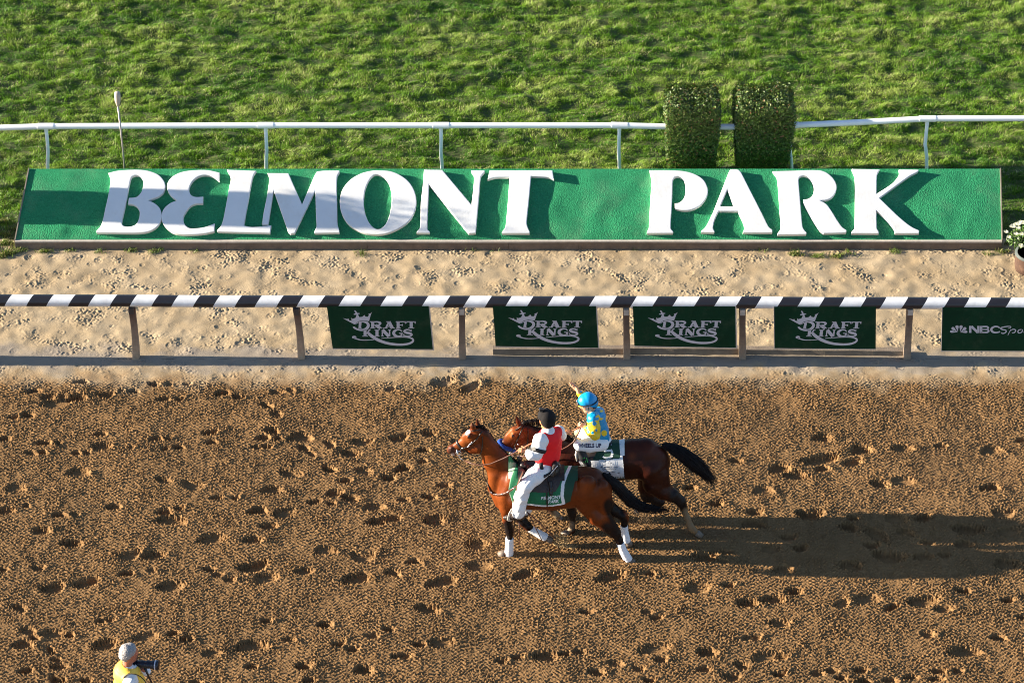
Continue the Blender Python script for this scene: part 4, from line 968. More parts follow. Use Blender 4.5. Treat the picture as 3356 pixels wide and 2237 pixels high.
# ------------------------------------------------------------------ the lead pony
P_ = Horse(-4.54, -.06)
s = P_.sdf; ch = P_.chain
ch([(545, 925, 122), (625, 905, 160), (750, 903, 172), (880, 903, 175), (1000, 895, 164), (1130, 890, 158), (1220, 905, 130)], .05, .86)
ch([(640, 790, 70), (700, 800, 62)], .10, .7)
ch([(1080, 830, 85), (1190, 835, 85), (1270, 865, 62)], .07, .9)
ch([(560, 850, 95, -.10), (530, 960, 85, -.13)], .06, .7); ch([(560, 850, 95, .10), (540, 960, 85, .12)], .06, .7)
ch([(450, 935, 55, -.05), (480, 1010, 52, -.07)], .06); ch([(450, 935, 55, .06), (480, 1010, 52, .08)], .06)
ch([(340, 490, 58), (388, 590, 72), (448, 690, 102), (520, 800, 136)], .07, .58)
ch([(300, 462, 50), (262, 500, 60), (205, 542, 50), (150, 570, 38), (104, 596, 34)], .03, .72)
ch([(290, 560, 62), (250, 590, 48)], .03, .62); ch([(180, 590, 32), (128, 618, 22)], .03, .8)
ch([(252, 456, 26), (200, 497, 24)], .03, .9)
ch([(272, 448, 22, -.055), (260, 420, 19, -.065), (254, 386, 3, -.06)], .012, .6); ch([(310, 432, 21, .05), (298, 398, 18, .06), (289, 345, 3, .06)], .012, .6)
ch([(98, 592, 35), (88, 604, 31)], .02, .85); ch([(104, 632, 17), (126, 636, 16)], .015, .9); ch([(255, 600, 36, -.03), (300, 590, 50, -.03)], .03, .7)
ch([(95, 588, 14, -.035), (84, 596, 10, -.03)], .015); ch([(238, 487, 14, -.075), (222, 503, 12, -.075)], .02)
# muscle masses
ch([(600, 800, 60, -.16), (520, 960, 46, -.20)], .035, .8); ch([(1150, 860, 70, -.17), (1130, 960, 50, -.22)], .04, .7); ch([(1270, 880, 50, -.14), (1310, 1010, 40, -.13)], .03); ch([(440, 800, 60, -.05), (430, 900, 55, -.06)], .04, .8)
# legs
ch([(520, 970, 70, -.13), (520, 1060, 50, -.13), (532, 1150, 38, -.12), (546, 1225, 33, -.11), (548, 1250, 27, -.11), (547, 1340, 21, -.10), (541, 1393, 27, -.09), (515, 1408, 22, -.09), (492, 1414, 22, -.09)], .03)
ch([(560, 985, 68, .14), (590, 1080, 48, .14), (650, 1160, 37, .13), (688, 1195, 33, .12), (705, 1212, 27, .12), (760, 1245, 21, .11), (812, 1275, 27, .10), (842, 1290, 20, .10)], .03)
ch([(1180, 930, 105, -.12), (1150, 1010, 80, -.15)], .06, .8); ch([(1250, 950, 85, -.12), (1285, 1050, 58, -.14)], .06, .8)
ch([(1140, 1040, 64, -.15), (1225, 1120, 66, -.15), (1300, 1190, 50, -.14), (1368, 1252, 37, -.13), (1398, 1300, 28, -.13), (1430, 1385, 22, -.14), (1462, 1448, 29, -.15), (1490, 1468, 22, -.16)], .035)
ch([(1300, 1110, 40, -.14), (1385, 1238, 26, -.13)], .04)
ch([(1250, 950, 90, .13), (1280, 1020, 72, .14), (1350, 1070, 50, .14), (1425, 1108, 38, .13), (1440, 1135, 32, .13), (1440, 1215, 22, .12), (1452, 1290, 28, .11), (1466, 1312, 22, .11)], .035)
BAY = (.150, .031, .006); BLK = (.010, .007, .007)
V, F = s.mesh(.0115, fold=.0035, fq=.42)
C = paint(V, BAY, [((640, 710), (1300, 800), 95, (.045, .013, .006), .95, .8), ((470, 600), (600, 800), 75, (.060, .016, .006), .85, .9), ((900, 1080), (1080, 1060), 40, (.12, .03, .01), .6, .9), ((330, 430), (560, 640), 38, (.05, .018, .010), .9, .6), ((1060, 745), (1330, 860), 70, (.09, .025, .010), .8, .8),  # shade on back, mane line and upper shoulder is painted into the coat
    ((330, 640), (430, 960), 70, (.205, .048, .009), .9, .9), ((480, 1010), (530, 1130), 60, (.20, .046, .009), .8, .8), (180, 545, 90, (.26, .068, .014), .8, .7), (1130, 900, 60, (.19, .042, .009), .7, .9), (1290, 1090, 60, (.22, .05, .011), .6, .9), ((535, 1190), (545, 1420), 60, BLK, 1, .5), ((640, 1140), (860, 1300), 62, BLK, 1, .4), ((1310, 1215), (1500, 1480), 75, BLK, .96, .55), ((1345, 1040), (1470, 1320), 80, BLK, 1, .3),  # sunlit patches painted on neck and hip; black leg points
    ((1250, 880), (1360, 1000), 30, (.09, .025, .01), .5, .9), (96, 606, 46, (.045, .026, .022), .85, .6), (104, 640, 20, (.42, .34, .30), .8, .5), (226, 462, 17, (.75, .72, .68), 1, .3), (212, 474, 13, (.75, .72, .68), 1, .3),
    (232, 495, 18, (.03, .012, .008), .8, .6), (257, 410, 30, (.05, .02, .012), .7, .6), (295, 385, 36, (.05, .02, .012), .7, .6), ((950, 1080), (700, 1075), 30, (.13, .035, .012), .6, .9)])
base = P_.p(900, 1400); base[2] = 0
PONY = empty('lead_pony', base, 'bright bay pony with white leg wraps and green saddle cloth, trotting on the near side', 'horse')
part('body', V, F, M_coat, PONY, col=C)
def tube_part(h, name, pts, m, root, n=16, wr=0.0, **kw):
    P = [h.p(a[0], a[1], a[3]) for a in pts]; R = [a[2]*h.k for a in pts]
    if wr:
        P2 = []; R2 = []
        for i in range(len(P)-1):
            for q in range(5):
                t = q/5; P2.append(P[i]*(1-t)+P[i+1]*t); R2.append((R[i]*(1-t)+R[i+1]*t)*(1+wr*(1 if q % 2 else -1)))
        P, R = P2+[P[-1]], R2+[R[-1]]
    return MB().tube(P, R, n).build(name, m, root, **kw)
for pts in ([(546, 1288, 31, -.11), (547, 1335, 32, -.10), (543, 1385, 35, -.095), (540, 1420, 37, -.09)], [(700, 1210, 30, .12), (745, 1237, 31, .115), (795, 1266, 34, .10), (830, 1284, 33, .10)],
            [(1408, 1325, 31, -.13), (1428, 1380, 32, -.14), (1455, 1430, 35, -.15), (1474, 1458, 34, -.155)], [(1438, 1190, 30, .125), (1441, 1235, 31, .12), (1450, 1285, 34, .11), (1458, 1312, 33, .11)]):
    tube_part(P_, 'leg_wrap', pts, M_wrap, PONY, 18, .018)
for pts in ([(518, 1406, 24, -.09), (500, 1408, 30, -.09), (474, 1424, 35, -.09)], [(828, 1284, 22, .10), (850, 1294, 28, .10), (876, 1306, 30, .10)],
            [(1482, 1462, 24, -.16), (1500, 1474, 29, -.165), (1522, 1494, 32, -.17)], [(1460, 1308, 23, .11), (1472, 1322, 28, .11), (1476, 1340, 31, .11)]):
    tube_part(P_, 'hoof', pts, M_hoof, PONY, 14)
e = MB()
e.ball(hit_px(s, [231], [497], P_.Y(231), -.004)[0], .017, 10, 8); e.build('eye', M_eye, PONY)
# tail and mane
tp = [(1268, 790, 0), (1310, 820, 0), (1380, 880, 0), (1440, 945, 0), (1500, 1005, -.02), (1580, 1040, -.03), (1680, 1058, -.03), (1800, 1060, -.02)]
V, F = hair_bundle([P_.p(*q) for q in tp], [.03, .05, .07, .075, .07, .055, .035, .008], 1300, 1, .0030, 14, droop=.03, frizz=.022)
part('tail', V, F, M_hair, PONY)
def mane(h, pts, n, seed, ln, side, lean=0.3):
    r = np.random.default_rng(seed); sp = spline(pts, False, 20); V = []; F = []
    for i in range(n):
        q = sp[r.integers(0, len(sp))]; a = h.p(q[0]+r.normal(0, 2), q[1]+r.normal(0, 2), r.normal(0, .008)); L_ = ln*r.uniform(.5, 1.1); d = np.array([r.normal(lean, .25), side*r.uniform(.5, 1), .25])
        k0 = len(V)
        for k in range(7):
            t = k/6; c = a+np.array([d[0]*L_*t, d[1]*L_*.42*math.sin(t*1.5), .04*math.sin(t*3.1)-L_*.9*t*t]); w = .0032*(1-.7*t)
            for th in (0, 2.1, 4.2): V.append(c+np.array([math.cos(th), math.sin(th), 0])*w)
        for k in range(6):
            for e_ in range(3): F.append((k0+k*3+e_, k0+k*3+(e_+1) % 3, k0+k*3+3+(e_+1) % 3, k0+k*3+3+e_))
    return np.array(V), np.array(F)
V, F = mane(P_, [(326, 424), (378, 480), (415, 530), (465, 588), (530, 650), (605, 708)], 700, 5, .09, 1, .12); part('mane', V, F, M_hair, PONY)
V, F = mane(P_, [(322, 418), (300, 425), (290, 430)], 60, 6, .11, -.4, -.35); part('forelock', V, F, M_hair, PONY)
# saddle cloth
clothpoly = [(600, 690), (575, 760), (550, 830), (537, 905), (548, 960), (572, 1022), (620, 1026), (690, 1034), (800, 1046), (880, 1044), (965, 1030), (1020, 1004), (1045, 900), (1068, 800), (1078, 720), (1078, 640), (600, 640)]
def paint_pony_cloth(x, y, T):
    C = np.tile(np.array(GREEN), (len(x), 1)); xb = np.interp(y, [640, 720, 800, 870, 960, 1020], [1050, 1022, 985, 962, 955, 968])
    C[x > xb+13] = DGREEN; C[(x > xb-13) & (x <= xb+13)] = WHITE
    yb = np.interp(x, [540, 572, 620, 690, 800, 880, 965], [960, 1016, 1022, 1028, 1041, 1040, 1024])
    C[(y > yb-9) & (x < xb+10) & (x > 640)] = WHITE
    xl = np.interp(y, [690, 760, 830, 905, 960, 1022], [600, 575, 550, 537, 548, 572]); C[(x < xl+7) & (y > 700)] = (.30, .45, .30)
    return C
V, F, C = wrap(P_, s, 530, 1084, 885, .012, clothpoly, paintf=paint_pony_cloth)
pc_ = part('saddle_cloth', V, F, M_cloth, PONY, col=C)
M_wprint = mat('white print', (.78, .78, .79), .7, .04, 20)
for tx_, xx, yy, zz in (('BELMONT', 868, 975, 34), ('PARK', 888, 1004, 34)):
    V_, F_ = text2d(tx_, zz, xx, yy, 1.4, shear=.1); V_[:, 1] -= (V_[:, 0]-xx)*.08; V_ = np.c_[V_[:, :2], V_[:, 2]]
    part('lettering', conform(P_, s, V_, .020, -.3), F_, M_wprint, pc_, smooth=False)
skirt = [(625, 740), (612, 830), (620, 905), (700, 932), (820, 938), (905, 930), (935, 880), (962, 790), (975, 735), (975, 650), (625, 650)]
M_saddle = mat('saddle leather', (.040, .026, .023), .5, .3, 10, .3, 60)
V, F, _ = wrap(P_, s, 610, 978, 885, .030, skirt); skirt_o = part('saddle', V, F, M_saddle, PONY)
sd_ = SDF(); q = P_
sd_.cap(q.p(690, 742), q.p(880, 752), .085, .10, .05, 1.3); sd_.cap(q.p(905, 715, -.13), q.p(905, 715, .13), .035, .035, .05); sd_.cap(q.p(905, 715, -.13), q.p(880, 800, -.20), .035, .025, .04); sd_.cap(q.p(905, 715, .13), q.p(880, 800, .2), .035, .025, .04)
sd_.cap(q.p(650, 722, -.08), q.p(650, 722, .08), .04, .04, .05); sd_.cap(q.p(645, 715), q.p(625, 672), .022, .018, .03); sd_.cap(q.p(624, 668), q.p(620, 664), .030, .028, .02)
V, F = sd_.mesh(.009); part('seat', V, F, M_dleather, skirt_o)
for i in range(14):
    t = i/13; MB().ball(hit_px(sd_, [918-60*t], [728+70*t], P_.Y(890, -.1), .004)[0], .008, 6, 4).build('silver_stud', M_silver, skirt_o)
P_.strap([(850, 800), (845, 880), (835, 930), (840, 1040)], .034, .009, -.3).build('saddle_string', M_dleather, skirt_o)
P_.strap([(862, 850), (870, 900), (868, 940), (872, 950)], .040, .026, -.3).build('pouch', M_dleather, skirt_o)
P_.strap([(395, 925), (425, 946), (470, 950), (520, 938), (565, 908), (600, 880)], .012, .017, -.1).build('breast_collar', M_leather, PONY)
bc = [o for o in PONY.children if o.name.startswith('breast_collar')][0]
for zx, zy in ((405, 935), (445, 948), (490, 945), (532, 930), (575, 900)): MB().ball(hit_px(s, [zx], [zy], P_.Y(zx), .026)[0], .010, 8, 5).build('rivet', M_silver, bc)
P_.strap([(340, 740), (345, 800), (372, 860), (398, 925)], .010, .007, -.05).build('martingale', M_dleather, PONY)
# bridle
V, F = band(s, P_.p(163, 562), P_.p(163, 562)-P_.p(215, 530), .030, .006, 30, .2); br = part('noseband', V, F, M_dleather, PONY)
P_.strap([(330, 462), (300, 505), (262, 548), (222, 578), (180, 592), (150, 622)], .006, .0085, -.05).build('cheek_strap', M_dleather, PONY)
P_.strap([(318, 440), (280, 452), (250, 455)], .006, .008, -.05).build('browband', M_dleather, PONY)
P_.strap([(335, 500), (335, 560), (325, 620), (300, 648), (245, 640), (205, 612)], .006, .007, -.05).build('throat_latch', M_dleather, PONY)
csx = [o for o in PONY.children if o.name.startswith('cheek_strap')][0]
for zx, zy in ((222, 578), (232, 568), (243, 555), (252, 545), (180, 590)): MB().ball(hit_px(s, [zx], [zy], P_.Y(zx), .014)[0], .012, 8, 5).build('buckle', M_silver, csx)
mb = MB()
c = P_.p(150, 628, -.06)
mb.tube([c+np.array([math.cos(a), 0, math.sin(a)])*.032 for a in np.linspace(0, 6.28, 14)], .007, 6, False)
mb.tube([P_.p(135, 600, -.06), P_.p(143, 640, -.065), P_.p(165, 672, -.07), P_.p(205, 690, -.07)], .008, 6); mb.tube([P_.p(150, 628, -.06), P_.p(120, 634, 0), P_.p(150, 628, .06)], .006, 6)
mb.build('bit', M_silver, PONY)
LH = P_.p(640, 603, -.22)                                        # the rider's near hand
MB().tube([P_.p(205, 690, -.08), P_.p(260, 712, -.14), P_.p(320, 722, -.18), P_.p(400, 710, -.2), P_.p(500, 668, -.22), P_.p(590, 622, -.22), LH, P_.p(668, 590, -.2)], .0085, 8).build('reins', M_leather, PONY)

# ------------------------------------------------------------------ the racehorse
R_ = Horse(-4.02, -.04)
s2 = R_.sdf; ch = R_.chain
ch([(940, 720, 150), (1050, 700, 165), (1200, 692, 166), (1350, 688, 162), (1470, 682, 158), (1580, 680, 152), (1670, 700, 128)], .05, .82)
ch([(1020, 600, 60), (1110, 600, 55)], .10, .7)
ch([(1500, 600, 88), (1610, 605, 88), (1700, 640, 72)], .07, .9)
ch([(980, 690, 100, -.09), (960, 800, 85, -.11)], .06, .7); ch([(980, 690, 100, .09), (960, 800, 85, .11)], .06, .7)
ch([(690, 460, 62), (765, 510, 88), (860, 570, 115), (950, 650, 145)], .07, .55)
ch([(650, 440, 50), (604, 472, 58), (556, 515, 48), (512, 560, 38), (478, 600, 34)], .03, .70)
ch([(640, 530, 62), (590, 565, 45)], .03, .62); ch([(586, 447, 26), (538, 492, 23)], .03, .9)
ch([(632, 424, 23, -.05), (614, 384, 20, -.06), (596, 326, 3, -.055)], .012, .6); ch([(662, 420, 21, .05), (655, 395, 17, .06), (646, 362, 3, .06)], .012, .6)
ch([(578, 484, 14, -.07), (566, 500, 12, -.07)], .02)
ch([(970, 830, 72, -.10), (985, 920, 52, -.10), (1015, 1020, 40, -.10), (1032, 1085, 34, -.11), (1034, 1110, 28, -.12), (1037, 1170, 22, -.13), (1030, 1228, 27, -.15), (1005, 1248, 21, -.16), (985, 1256, 20, -.17)], .03)
ch([(960, 840, 68, .11), (900, 930, 50, .12), (870, 1010, 38, .12), (862, 1040, 33, .12), (880, 1080, 24, .12), (915, 1110, 26, .12), (928, 1130, 20, .12)], .03)
ch([(1640, 760, 108, -.11), (1690, 850, 78, -.13)], .06, .8); ch([(1720, 800, 72, -.11), (1750, 880, 52, -.13)], .06, .8)
ch([(1660, 870, 78, -.13), (1735, 920, 66, -.14), (1810, 955, 50, -.14), (1880, 1005, 36, -.14), (1898, 1040, 28, -.14), (1930, 1130, 21, -.15), (1958, 1205, 27, -.16), (1985, 1232, 21, -.17), (2005, 1250, 20, -.17)], .035)
ch([(1770, 900, 40, -.13), (1890, 985, 24, -.14)], .04)
ch([(1630, 790, 95, .12), (1615, 890, 66, .13), (1622, 955, 55, .13), (1680, 985, 40, .13), (1725, 1005, 30, .13), (1700, 1030, 24, .13), (1620, 1050, 22, .13), (1570, 1060, 25, .13), (1550, 1075, 20, .13)], .035)
DB = (.036, .0075, .0035)
V, F = s2.mesh(.0115, fold=.0035, fq=.42)
C = paint(V, DB, [((1460, 560), (1800, 640), 90, (.060, .014, .007), .8, .8), (620, 500, 150, (.17, .038, .009), 1, .7), (560, 480, 70, (.30, .085, .02), .8, .7), (800, 560, 120, (.055, .012, .005), .9, .8), (1500, 655, 46, (.20, .05, .012), .5, .9),
    ((985, 1000), (1035, 1180), 62, (.016, .011, .009), 1, .4), ((1020, 1190), (970, 1262), 45, (.23, .16, .10), .9, .6), ((860, 1000), (905, 1090), 60, (.05, .03, .02), 1, .5), ((905, 1100), (935, 1150), 36, (.30, .22, .13), .9, .6),
    ((1840, 960), (1940, 1100), 75, (.014, .009, .008), 1, .5), ((1925, 1090), (1970, 1220), 45, (.22, .155, .09), .85, .5), ((1980, 1220), (2030, 1290), 45, (.20, .12, .06), .9, .5), ((1560, 980), (1740, 1060), 70, (.014, .009, .008), .95, .5),
    ((650, 400), (1000, 520), 32, (.018, .01, .008), .9, .6), (572, 494, 18, (.02, .01, .008), .8, .6), ((1750, 560), (1810, 900), 26, (.03, .012, .008), .6, .9)])
base = R_.p(1400, 1200); base[2] = 0
RACE = empty('racehorse', base, 'dark bay racehorse with blue noseband and numbered green and white cloth, beyond the pony', 'horse')
part('body', V, F, M_coat, RACE, col=C)
for pts in ([(1012, 1242, 22, -.16), (990, 1250, 28, -.17), (962, 1266, 33, -.175)], [(922, 1118, 20, .12), (934, 1135, 26, .12), (942, 1156, 28, .12)],
            [(1996, 1240, 21, -.17), (2012, 1252, 26, -.175), (2036, 1276, 29, -.18)], [(1560, 1068, 20, .13), (1545, 1080, 25, .13), (1530, 1092, 27, .13)]):
    tube_part(R_, 'hoof', pts, M_hoof, RACE, 14)
MB().ball(hit_px(s2, [573], [493], R_.Y(576), -.004)[0], .017, 10, 8).build('eye', M_eye, RACE)
tp = [(1730, 568, 0), (1790, 580, 0), (1850, 610, 0), (1920, 655, -.01), (1990, 705, -.02), (2060, 765, -.02), (2110, 815, -.02), (2150, 870, -.02)]
V, F = hair_bundle([R_.p(*q) for q in tp], [.03, .055, .075, .085, .09, .075, .055, .035], 1500, 2, .0030, 14, droop=.02, frizz=.028)
part('tail', V, F, M_hair, RACE)
V, F = mane(R_, [(655, 398), (700, 385), (760, 384), (830, 405), (900, 440), (970, 490), (1020, 530)], 800, 8, .12, 1, .3); part('mane', V, F, M_hair, RACE)
# fleece noseband
def ring(h, sdf, c, ax_, off, r, name, m, root, R=.3):
    n = ax_/np.linalg.norm(ax_); a = np.cross(n, (0, 1, 0)); a /= np.linalg.norm(a); b = np.cross(n, a)
    th = np.linspace(0, 2*math.pi, 25); D = np.cos(th)[:, None]*a+np.sin(th)[:, None]*b
    rr = surf_r(sdf, c, D, off, R); return MB().tube([c+D[i]*rr[i] for i in range(25)], r, 10, False).build(name, m, root)
M_blue = mat('blue fleece', (.010, .065, .36), .9, .15, 60, .6, 180)
ring(R_, s2, R_.p(508, 564), R_.p(470, 610)-R_.p(545, 520), .010, .032, 'noseband', M_blue, RACE)
R_.strap([(655, 425), (632, 470), (610, 520), (585, 575), (560, 620)], .006, .008, -.05).build('cheek_strap', M_dleather, RACE)
R_.strap([(640, 418), (612, 436), (592, 448)], .006, .008, -.05).build('browband', M_dleather, RACE)
R_.strap([(690, 440), (690, 520), (680, 590), (650, 625)], .006, .006, -.05).build('throat_latch', M_dleather, RACE)
csx = [o for o in RACE.children if o.name.startswith('cheek_strap')][0]
for zx, zy in ((612, 560), (590, 590)): MB().ball(hit_px(s2, [zx], [zy], R_.Y(600), .012)[0], .011, 8, 5).build('buckle', M_silver, csx)
mb = MB(); c = R_.p(560, 640, -.07); mb.tube([c+np.array([math.cos(a), 0, math.sin(a)])*.030 for a in np.linspace(0, 6.28, 14)], .006, 6, False); mb.build('bit', M_silver, RACE)
MB().tube([R_.p(560, 640, -.08), R_.p(700, 660, -.16), R_.p(850, 640, -.19), R_.p(930, 612, -.19), R_.p(1000, 575, -.18), R_.p(1045, 540, -.16), R_.p(1085, 470, -.14), R_.p(1105, 418, -.13)], .0085, 8).build('reins', M_leather, RACE)
# race cloth
rp = [(1085, 540), (1085, 700), (1180, 830), (1300, 836), (1443, 846), (1436, 740), (1428, 640), (1420, 520), (1420, 440), (1085, 440)]
def paint_race_cloth(x, y, T):
    C = np.tile(np.array(DGREEN)*.9, (len(x), 1)); xr = np.interp(y, [440, 520, 640, 740, 846], [1418, 1420, 1428, 1436, 1443])
    yb = np.interp(x, [1200, 1420], [686, 668]); C[(y > yb)] = WHITE; C[x > xr-20] = WHITE
    return C
V, F, C = wrap(R_, s2, 1080, 1448, 690, .012, rp, paintf=paint_race_cloth)
rc = part('saddle_cloth', V, F, M_cloth, RACE, col=C)
M_ink = mat('dark ink', (.012, .014, .02), .7); M_inkg = mat('green ink', (.01, .07, .035), .7)
def decal(h, sdf, VF, off, name, m, root, dy=-.2): 
    V, F = VF; W = conform(h, sdf, V, off, dy); return part(name, W, F, m, root, smooth=False)
five = [stroke([(1280, 612), (1335, 606)], 15, smooth=False), stroke([(1335, 598), (1345, 625), (1340, 652), (1312, 664), (1286, 662), (1272, 654)], [14, 18, 20, 17, 15, 13]), stroke([(1283, 560), (1280, 612)], 15, smooth=False), stroke([(1276, 562), (1342, 558)], 16, smooth=False)]
decal(R_, s2, strokes2d(five), .019, 'race_number', M_wprint, rc)
skyl = [[(1290, 712), (1290, 686), (1296, 684), (1299, 704), (1306, 704), (1306, 694), (1314, 692), (1315, 700), (1322, 698), (1323, 688), (1330, 690), (1331, 704), (1340, 702), (1342, 712)]]
def arc(cx, cy, rx, ry, w, n=28): return stroke([(cx+rx*math.cos(t), cy+ry*math.sin(t)) for t in np.linspace(0, 6.283, n)], w, 2)
emb = skyl+[arc(1322, 738, 58, 31, 3.2), stroke([(1290, 766), (1352, 764)], 4, smooth=False), stroke([(1278, 722), (1366, 720)], 2.4, smooth=False), stroke([(1278, 752), (1366, 750)], 2.4, smooth=False)]
decal(R_, s2, strokes2d(emb), .018, 'emblem', M_ink, rc)
decal(R_, s2, text2d('BELMONT STAKES', 17, 1323, 737, .35, sx=1.0), .019, 'lettering', M_ink, rc)
decal(R_, s2, text2d('THE TEST OF CHAMPIONS', 8, 1326, 775, .15), .018, 'lettering', M_ink, rc)
decal(R_, s2, strokes2d([serif_box(1318, 1408, 786, 17)]), .018, 'name_plate', M_ink, rc)
decal(R_, s2, text2d('PLETCHER', 15, 1363, 786, .2), .022, 'lettering', M_wprint, rc) if False else None
decal(R_, s2, text2d('PHAROAH', 26, 1378, 820, .6, sx=1.0), .019, 'lettering', M_inkg, rc)
# racing saddle
sp2 = [(1130, 560), (1130, 640), (1190, 690), (1215, 640), (1240, 600), (1340, 566), (1345, 500), (1130, 470)]
V, F, _ = wrap(R_, s2, 1125, 1348, 690, .028, sp2, topw=8); part('saddle', V, F, M_dleather, RACE)
V, F = band(s2, R_.p(1150, 700), (1, 0, .05), .08, .014, 40, .5); part('girth', V, F, M_dleather, RACE)

# ================================================================== PEOPLE
M_skin = mat('skin', (.60, .29, .17), .5, .08, 30); M_skin2 = mat('skin tanned', (.52, .20, .09), .5, .08, 30)
def hand(sdf, W, d, n, side=1, curl=(.5, .6, .5), sc=1.0, thumb=.9):
    """palm, four fingers of unequal length and a thumb from the side of the palm"""
    W = np.array(W, float); d = np.array(d, float); d /= np.linalg.norm(d); n = np.array(n, float); n = n-d*(n@d); n /= np.linalg.norm(n); s_ = np.cross(d, n)*side
    k = .008
    for q in (-1.5, -.5, .5, 1.5): sdf.cap(W+s_*q*.012*sc, W+d*.088*sc+s_*q*.019*sc, .015*sc, .0115*sc, .014)
    sdf.cap(W-d*.02*sc, W+d*.01*sc, .020*sc, .020*sc, .02)
    for i, f in enumerate((.92, 1.0, .94, .74)):
        q = i-1.5; p = W+d*(.090+(.004 if i in (1, 2) else 0))*sc+s_*q*.020*sc; dd = d+s_*q*.05; a = 0
        for j, L_ in enumerate((.043, .027, .021)):
            a += curl[j]; v = dd*math.cos(a)+n*math.sin(a); v /= np.linalg.norm(v); e_ = p+v*L_*f*sc
            sdf.cap(p, e_, (.0092-.0007*j)*sc, (.0086-.0008*j)*sc, .004); p = e_
    p = W+d*.025*sc-s_*.030*sc+n*.005; v = d*.62-s_*.72+n*.25
    for j, L_ in enumerate((.040, .032, .026)):
        v /= np.linalg.norm(v); e_ = p+v*L_*sc; sdf.cap(p, e_, (.012-.0012*j)*sc, (.0108-.0012*j)*sc, .006); p = e_; v = v+d*.35*thumb+n*.35*thumb
def head(sdf, c, f, up, k=1.0):
    c = np.array(c, float); f = np.array(f, float); f /= np.linalg.norm(f); up = np.array(up, float); up = up-f*(up@f); up /= np.linalg.norm(up); sd__ = np.cross(f, up)
    A = lambda x, y, z: c+(f*x+up*y+sd__*z)*k
    sdf.cap(A(-.025, .03, 0), A(.015, .03, 0), .084*k, .078*k, .03)
    sdf.cap(A(.03, .0, 0), A(.045, -.075, 0), .062*k, .040*k, .03); sdf.cap(A(.045, -.08, 0), A(.072, -.098, 0), .034*k, .022*k, .025)
    for z in (-1, 1):
        sdf.cap(A(-.01, -.045, .045*z), A(.05, -.085, .022*z), .024*k, .022*k, .03)                  # jaw
        sdf.cap(A(.080, .022, .012*z), A(.070, .020, .045*z), .010*k, .010*k, .012)                   # brow
        sdf.cap(A(.066, -.020, .036*z), A(.055, -.028, .050*z), .018*k, .014*k, .02)                  # cheek
        sdf.cap(A(-.012, .012, .078*z), A(-.008, -.022, .072*z), .012*k, .009*k, .006)                # ear
        sdf.ball(A(.094, -.032, .011*z), .008*k, .006)
    sdf.cap(A(.086, .010, 0), A(.104, -.026, 0), .008*k, .013*k, .010)                               # nose
    sdf.cap(A(.088, -.056, -.014), A(.088, -.056, .014), .008*k, .008*k, .008); sdf.cap(A(.085, -.070, -.012), A(.085, -.070, .012), .009*k, .009*k, .008)
    return A
M_white = mat('white cloth', (.80, .80, .81), .85, .03, 9, .35, 10, bdist=.02); M_red = mat('red vest', (.86, .008, .014), .8, .08, 9, .3, 12, bdist=.01); M_black = mat('black cloth', (.012, .012, .014), .7, .15, 20, .2, 20)
M_boot = mat('dark boot', (.03, .018, .014), .4, .2, 18)
def limb(sdf, h, pts, k=.03):
    for a, b in zip(pts[:-1], pts[1:]): sdf.cap(h.p(a[0], a[1], a[3]), h.p(b[0], b[1], b[3]), a[2]*h.k, b[2]*h.k, k)

# ---- rider of the pony: red vest, white shirt, seen from behind, body turned to the far side
h = P_
A1 = empty('person', h.p(830, 760), 'rider in a red vest, white shirt and trousers and black cap, on the pony', 'person')
bd = SDF(); hc = h.p(836, 372, .03)
head(bd, hc, (-.72, .60, -.22), (0.08, 0, 1))
limb(bd, h, [(838, 395, 30, .02), (850, 450, 30, .01)], .04)
limb(bd, h, [(785, 520, 36, -.13), (855, 500, 55, 0), (925, 455, 34, .13)], .05); limb(bd, h, [(850, 520, 70, 0), (840, 640, 62, 0), (845, 740, 62, 0)], .06)
limb(bd, h, [(782, 525, 30, -.14), (765, 640, 26, -.20)]); limb(bd, h, [(765, 640, 26, -.20), (690, 618, 18, -.22)])
hand(bd, h.p(688, 617, -.22), h.p(640, 603, -.22)-h.p(690, 618, -.22), (0.1, .3, -1), 1, (.7, .9, .7), .9)
limb(bd, h, [(932, 455, 32, .14), (958, 505, 25, .25), (968, 480, 18, .36)]); 
hand(bd, h.p(968, 478, .36), (.75, .6, .0), (0, .1, -1), -1, (.6, .8, .6), .9)
limb(bd, h, [(815, 745, 50, -.10), (668, 880, 40, -.33), (616, 1080, 28, -.34)]); limb(bd, h, [(870, 735, 50, .10), (720, 860, 40, .33), (670, 1050, 28, .33)])
V, F = bd.mesh(.0065); part('body', V, F, M_skin2, A1)
sh = SDF()
limb(sh, h, [(785, 520, 46, -.13), (855, 500, 60, 0), (928, 455, 44, .13)], .05); limb(sh, h, [(850, 520, 82, 0), (838, 640, 74, 0), (842, 715, 70, 0)], .06); limb(sh, h, [(842, 425, 34, .02), (850, 460, 42, .0)], .05)
limb(sh, h, [(782, 530, 54, -.15), (772, 590, 56, -.18), (758, 640, 44, -.22)], .03); limb(sh, h, [(758, 640, 44, -.22), (715, 640, 42, -.24), (690, 622, 27, -.23)], .025)
limb(sh, h, [(935, 455, 42, .15), (955, 490, 34, .24), (965, 486, 24, .34)], .03)
V, F = sh.mesh(.0075, fold=.0045); part('shirt', V, F, M_white, A1)
vs = SDF()
limb(vs, h, [(812, 508, 46, -.085), (858, 500, 62, 0), (915, 462, 44, .085)], .05); limb(vs, h, [(850, 520, 89, 0), (836, 640, 82, 0), (834, 690, 80, 0)], .06); limb(vs, h, [(800, 585, 60, -.07), (795, 650, 62, -.06)], .05); limb(vs, h, [(895, 540, 62, .07), (880, 650, 60, .06)], .05)
pA = h.p(785, 525, -.17); cut = h.p(835, 712, 0)[2]
nk = h.p(846, 428, .01)
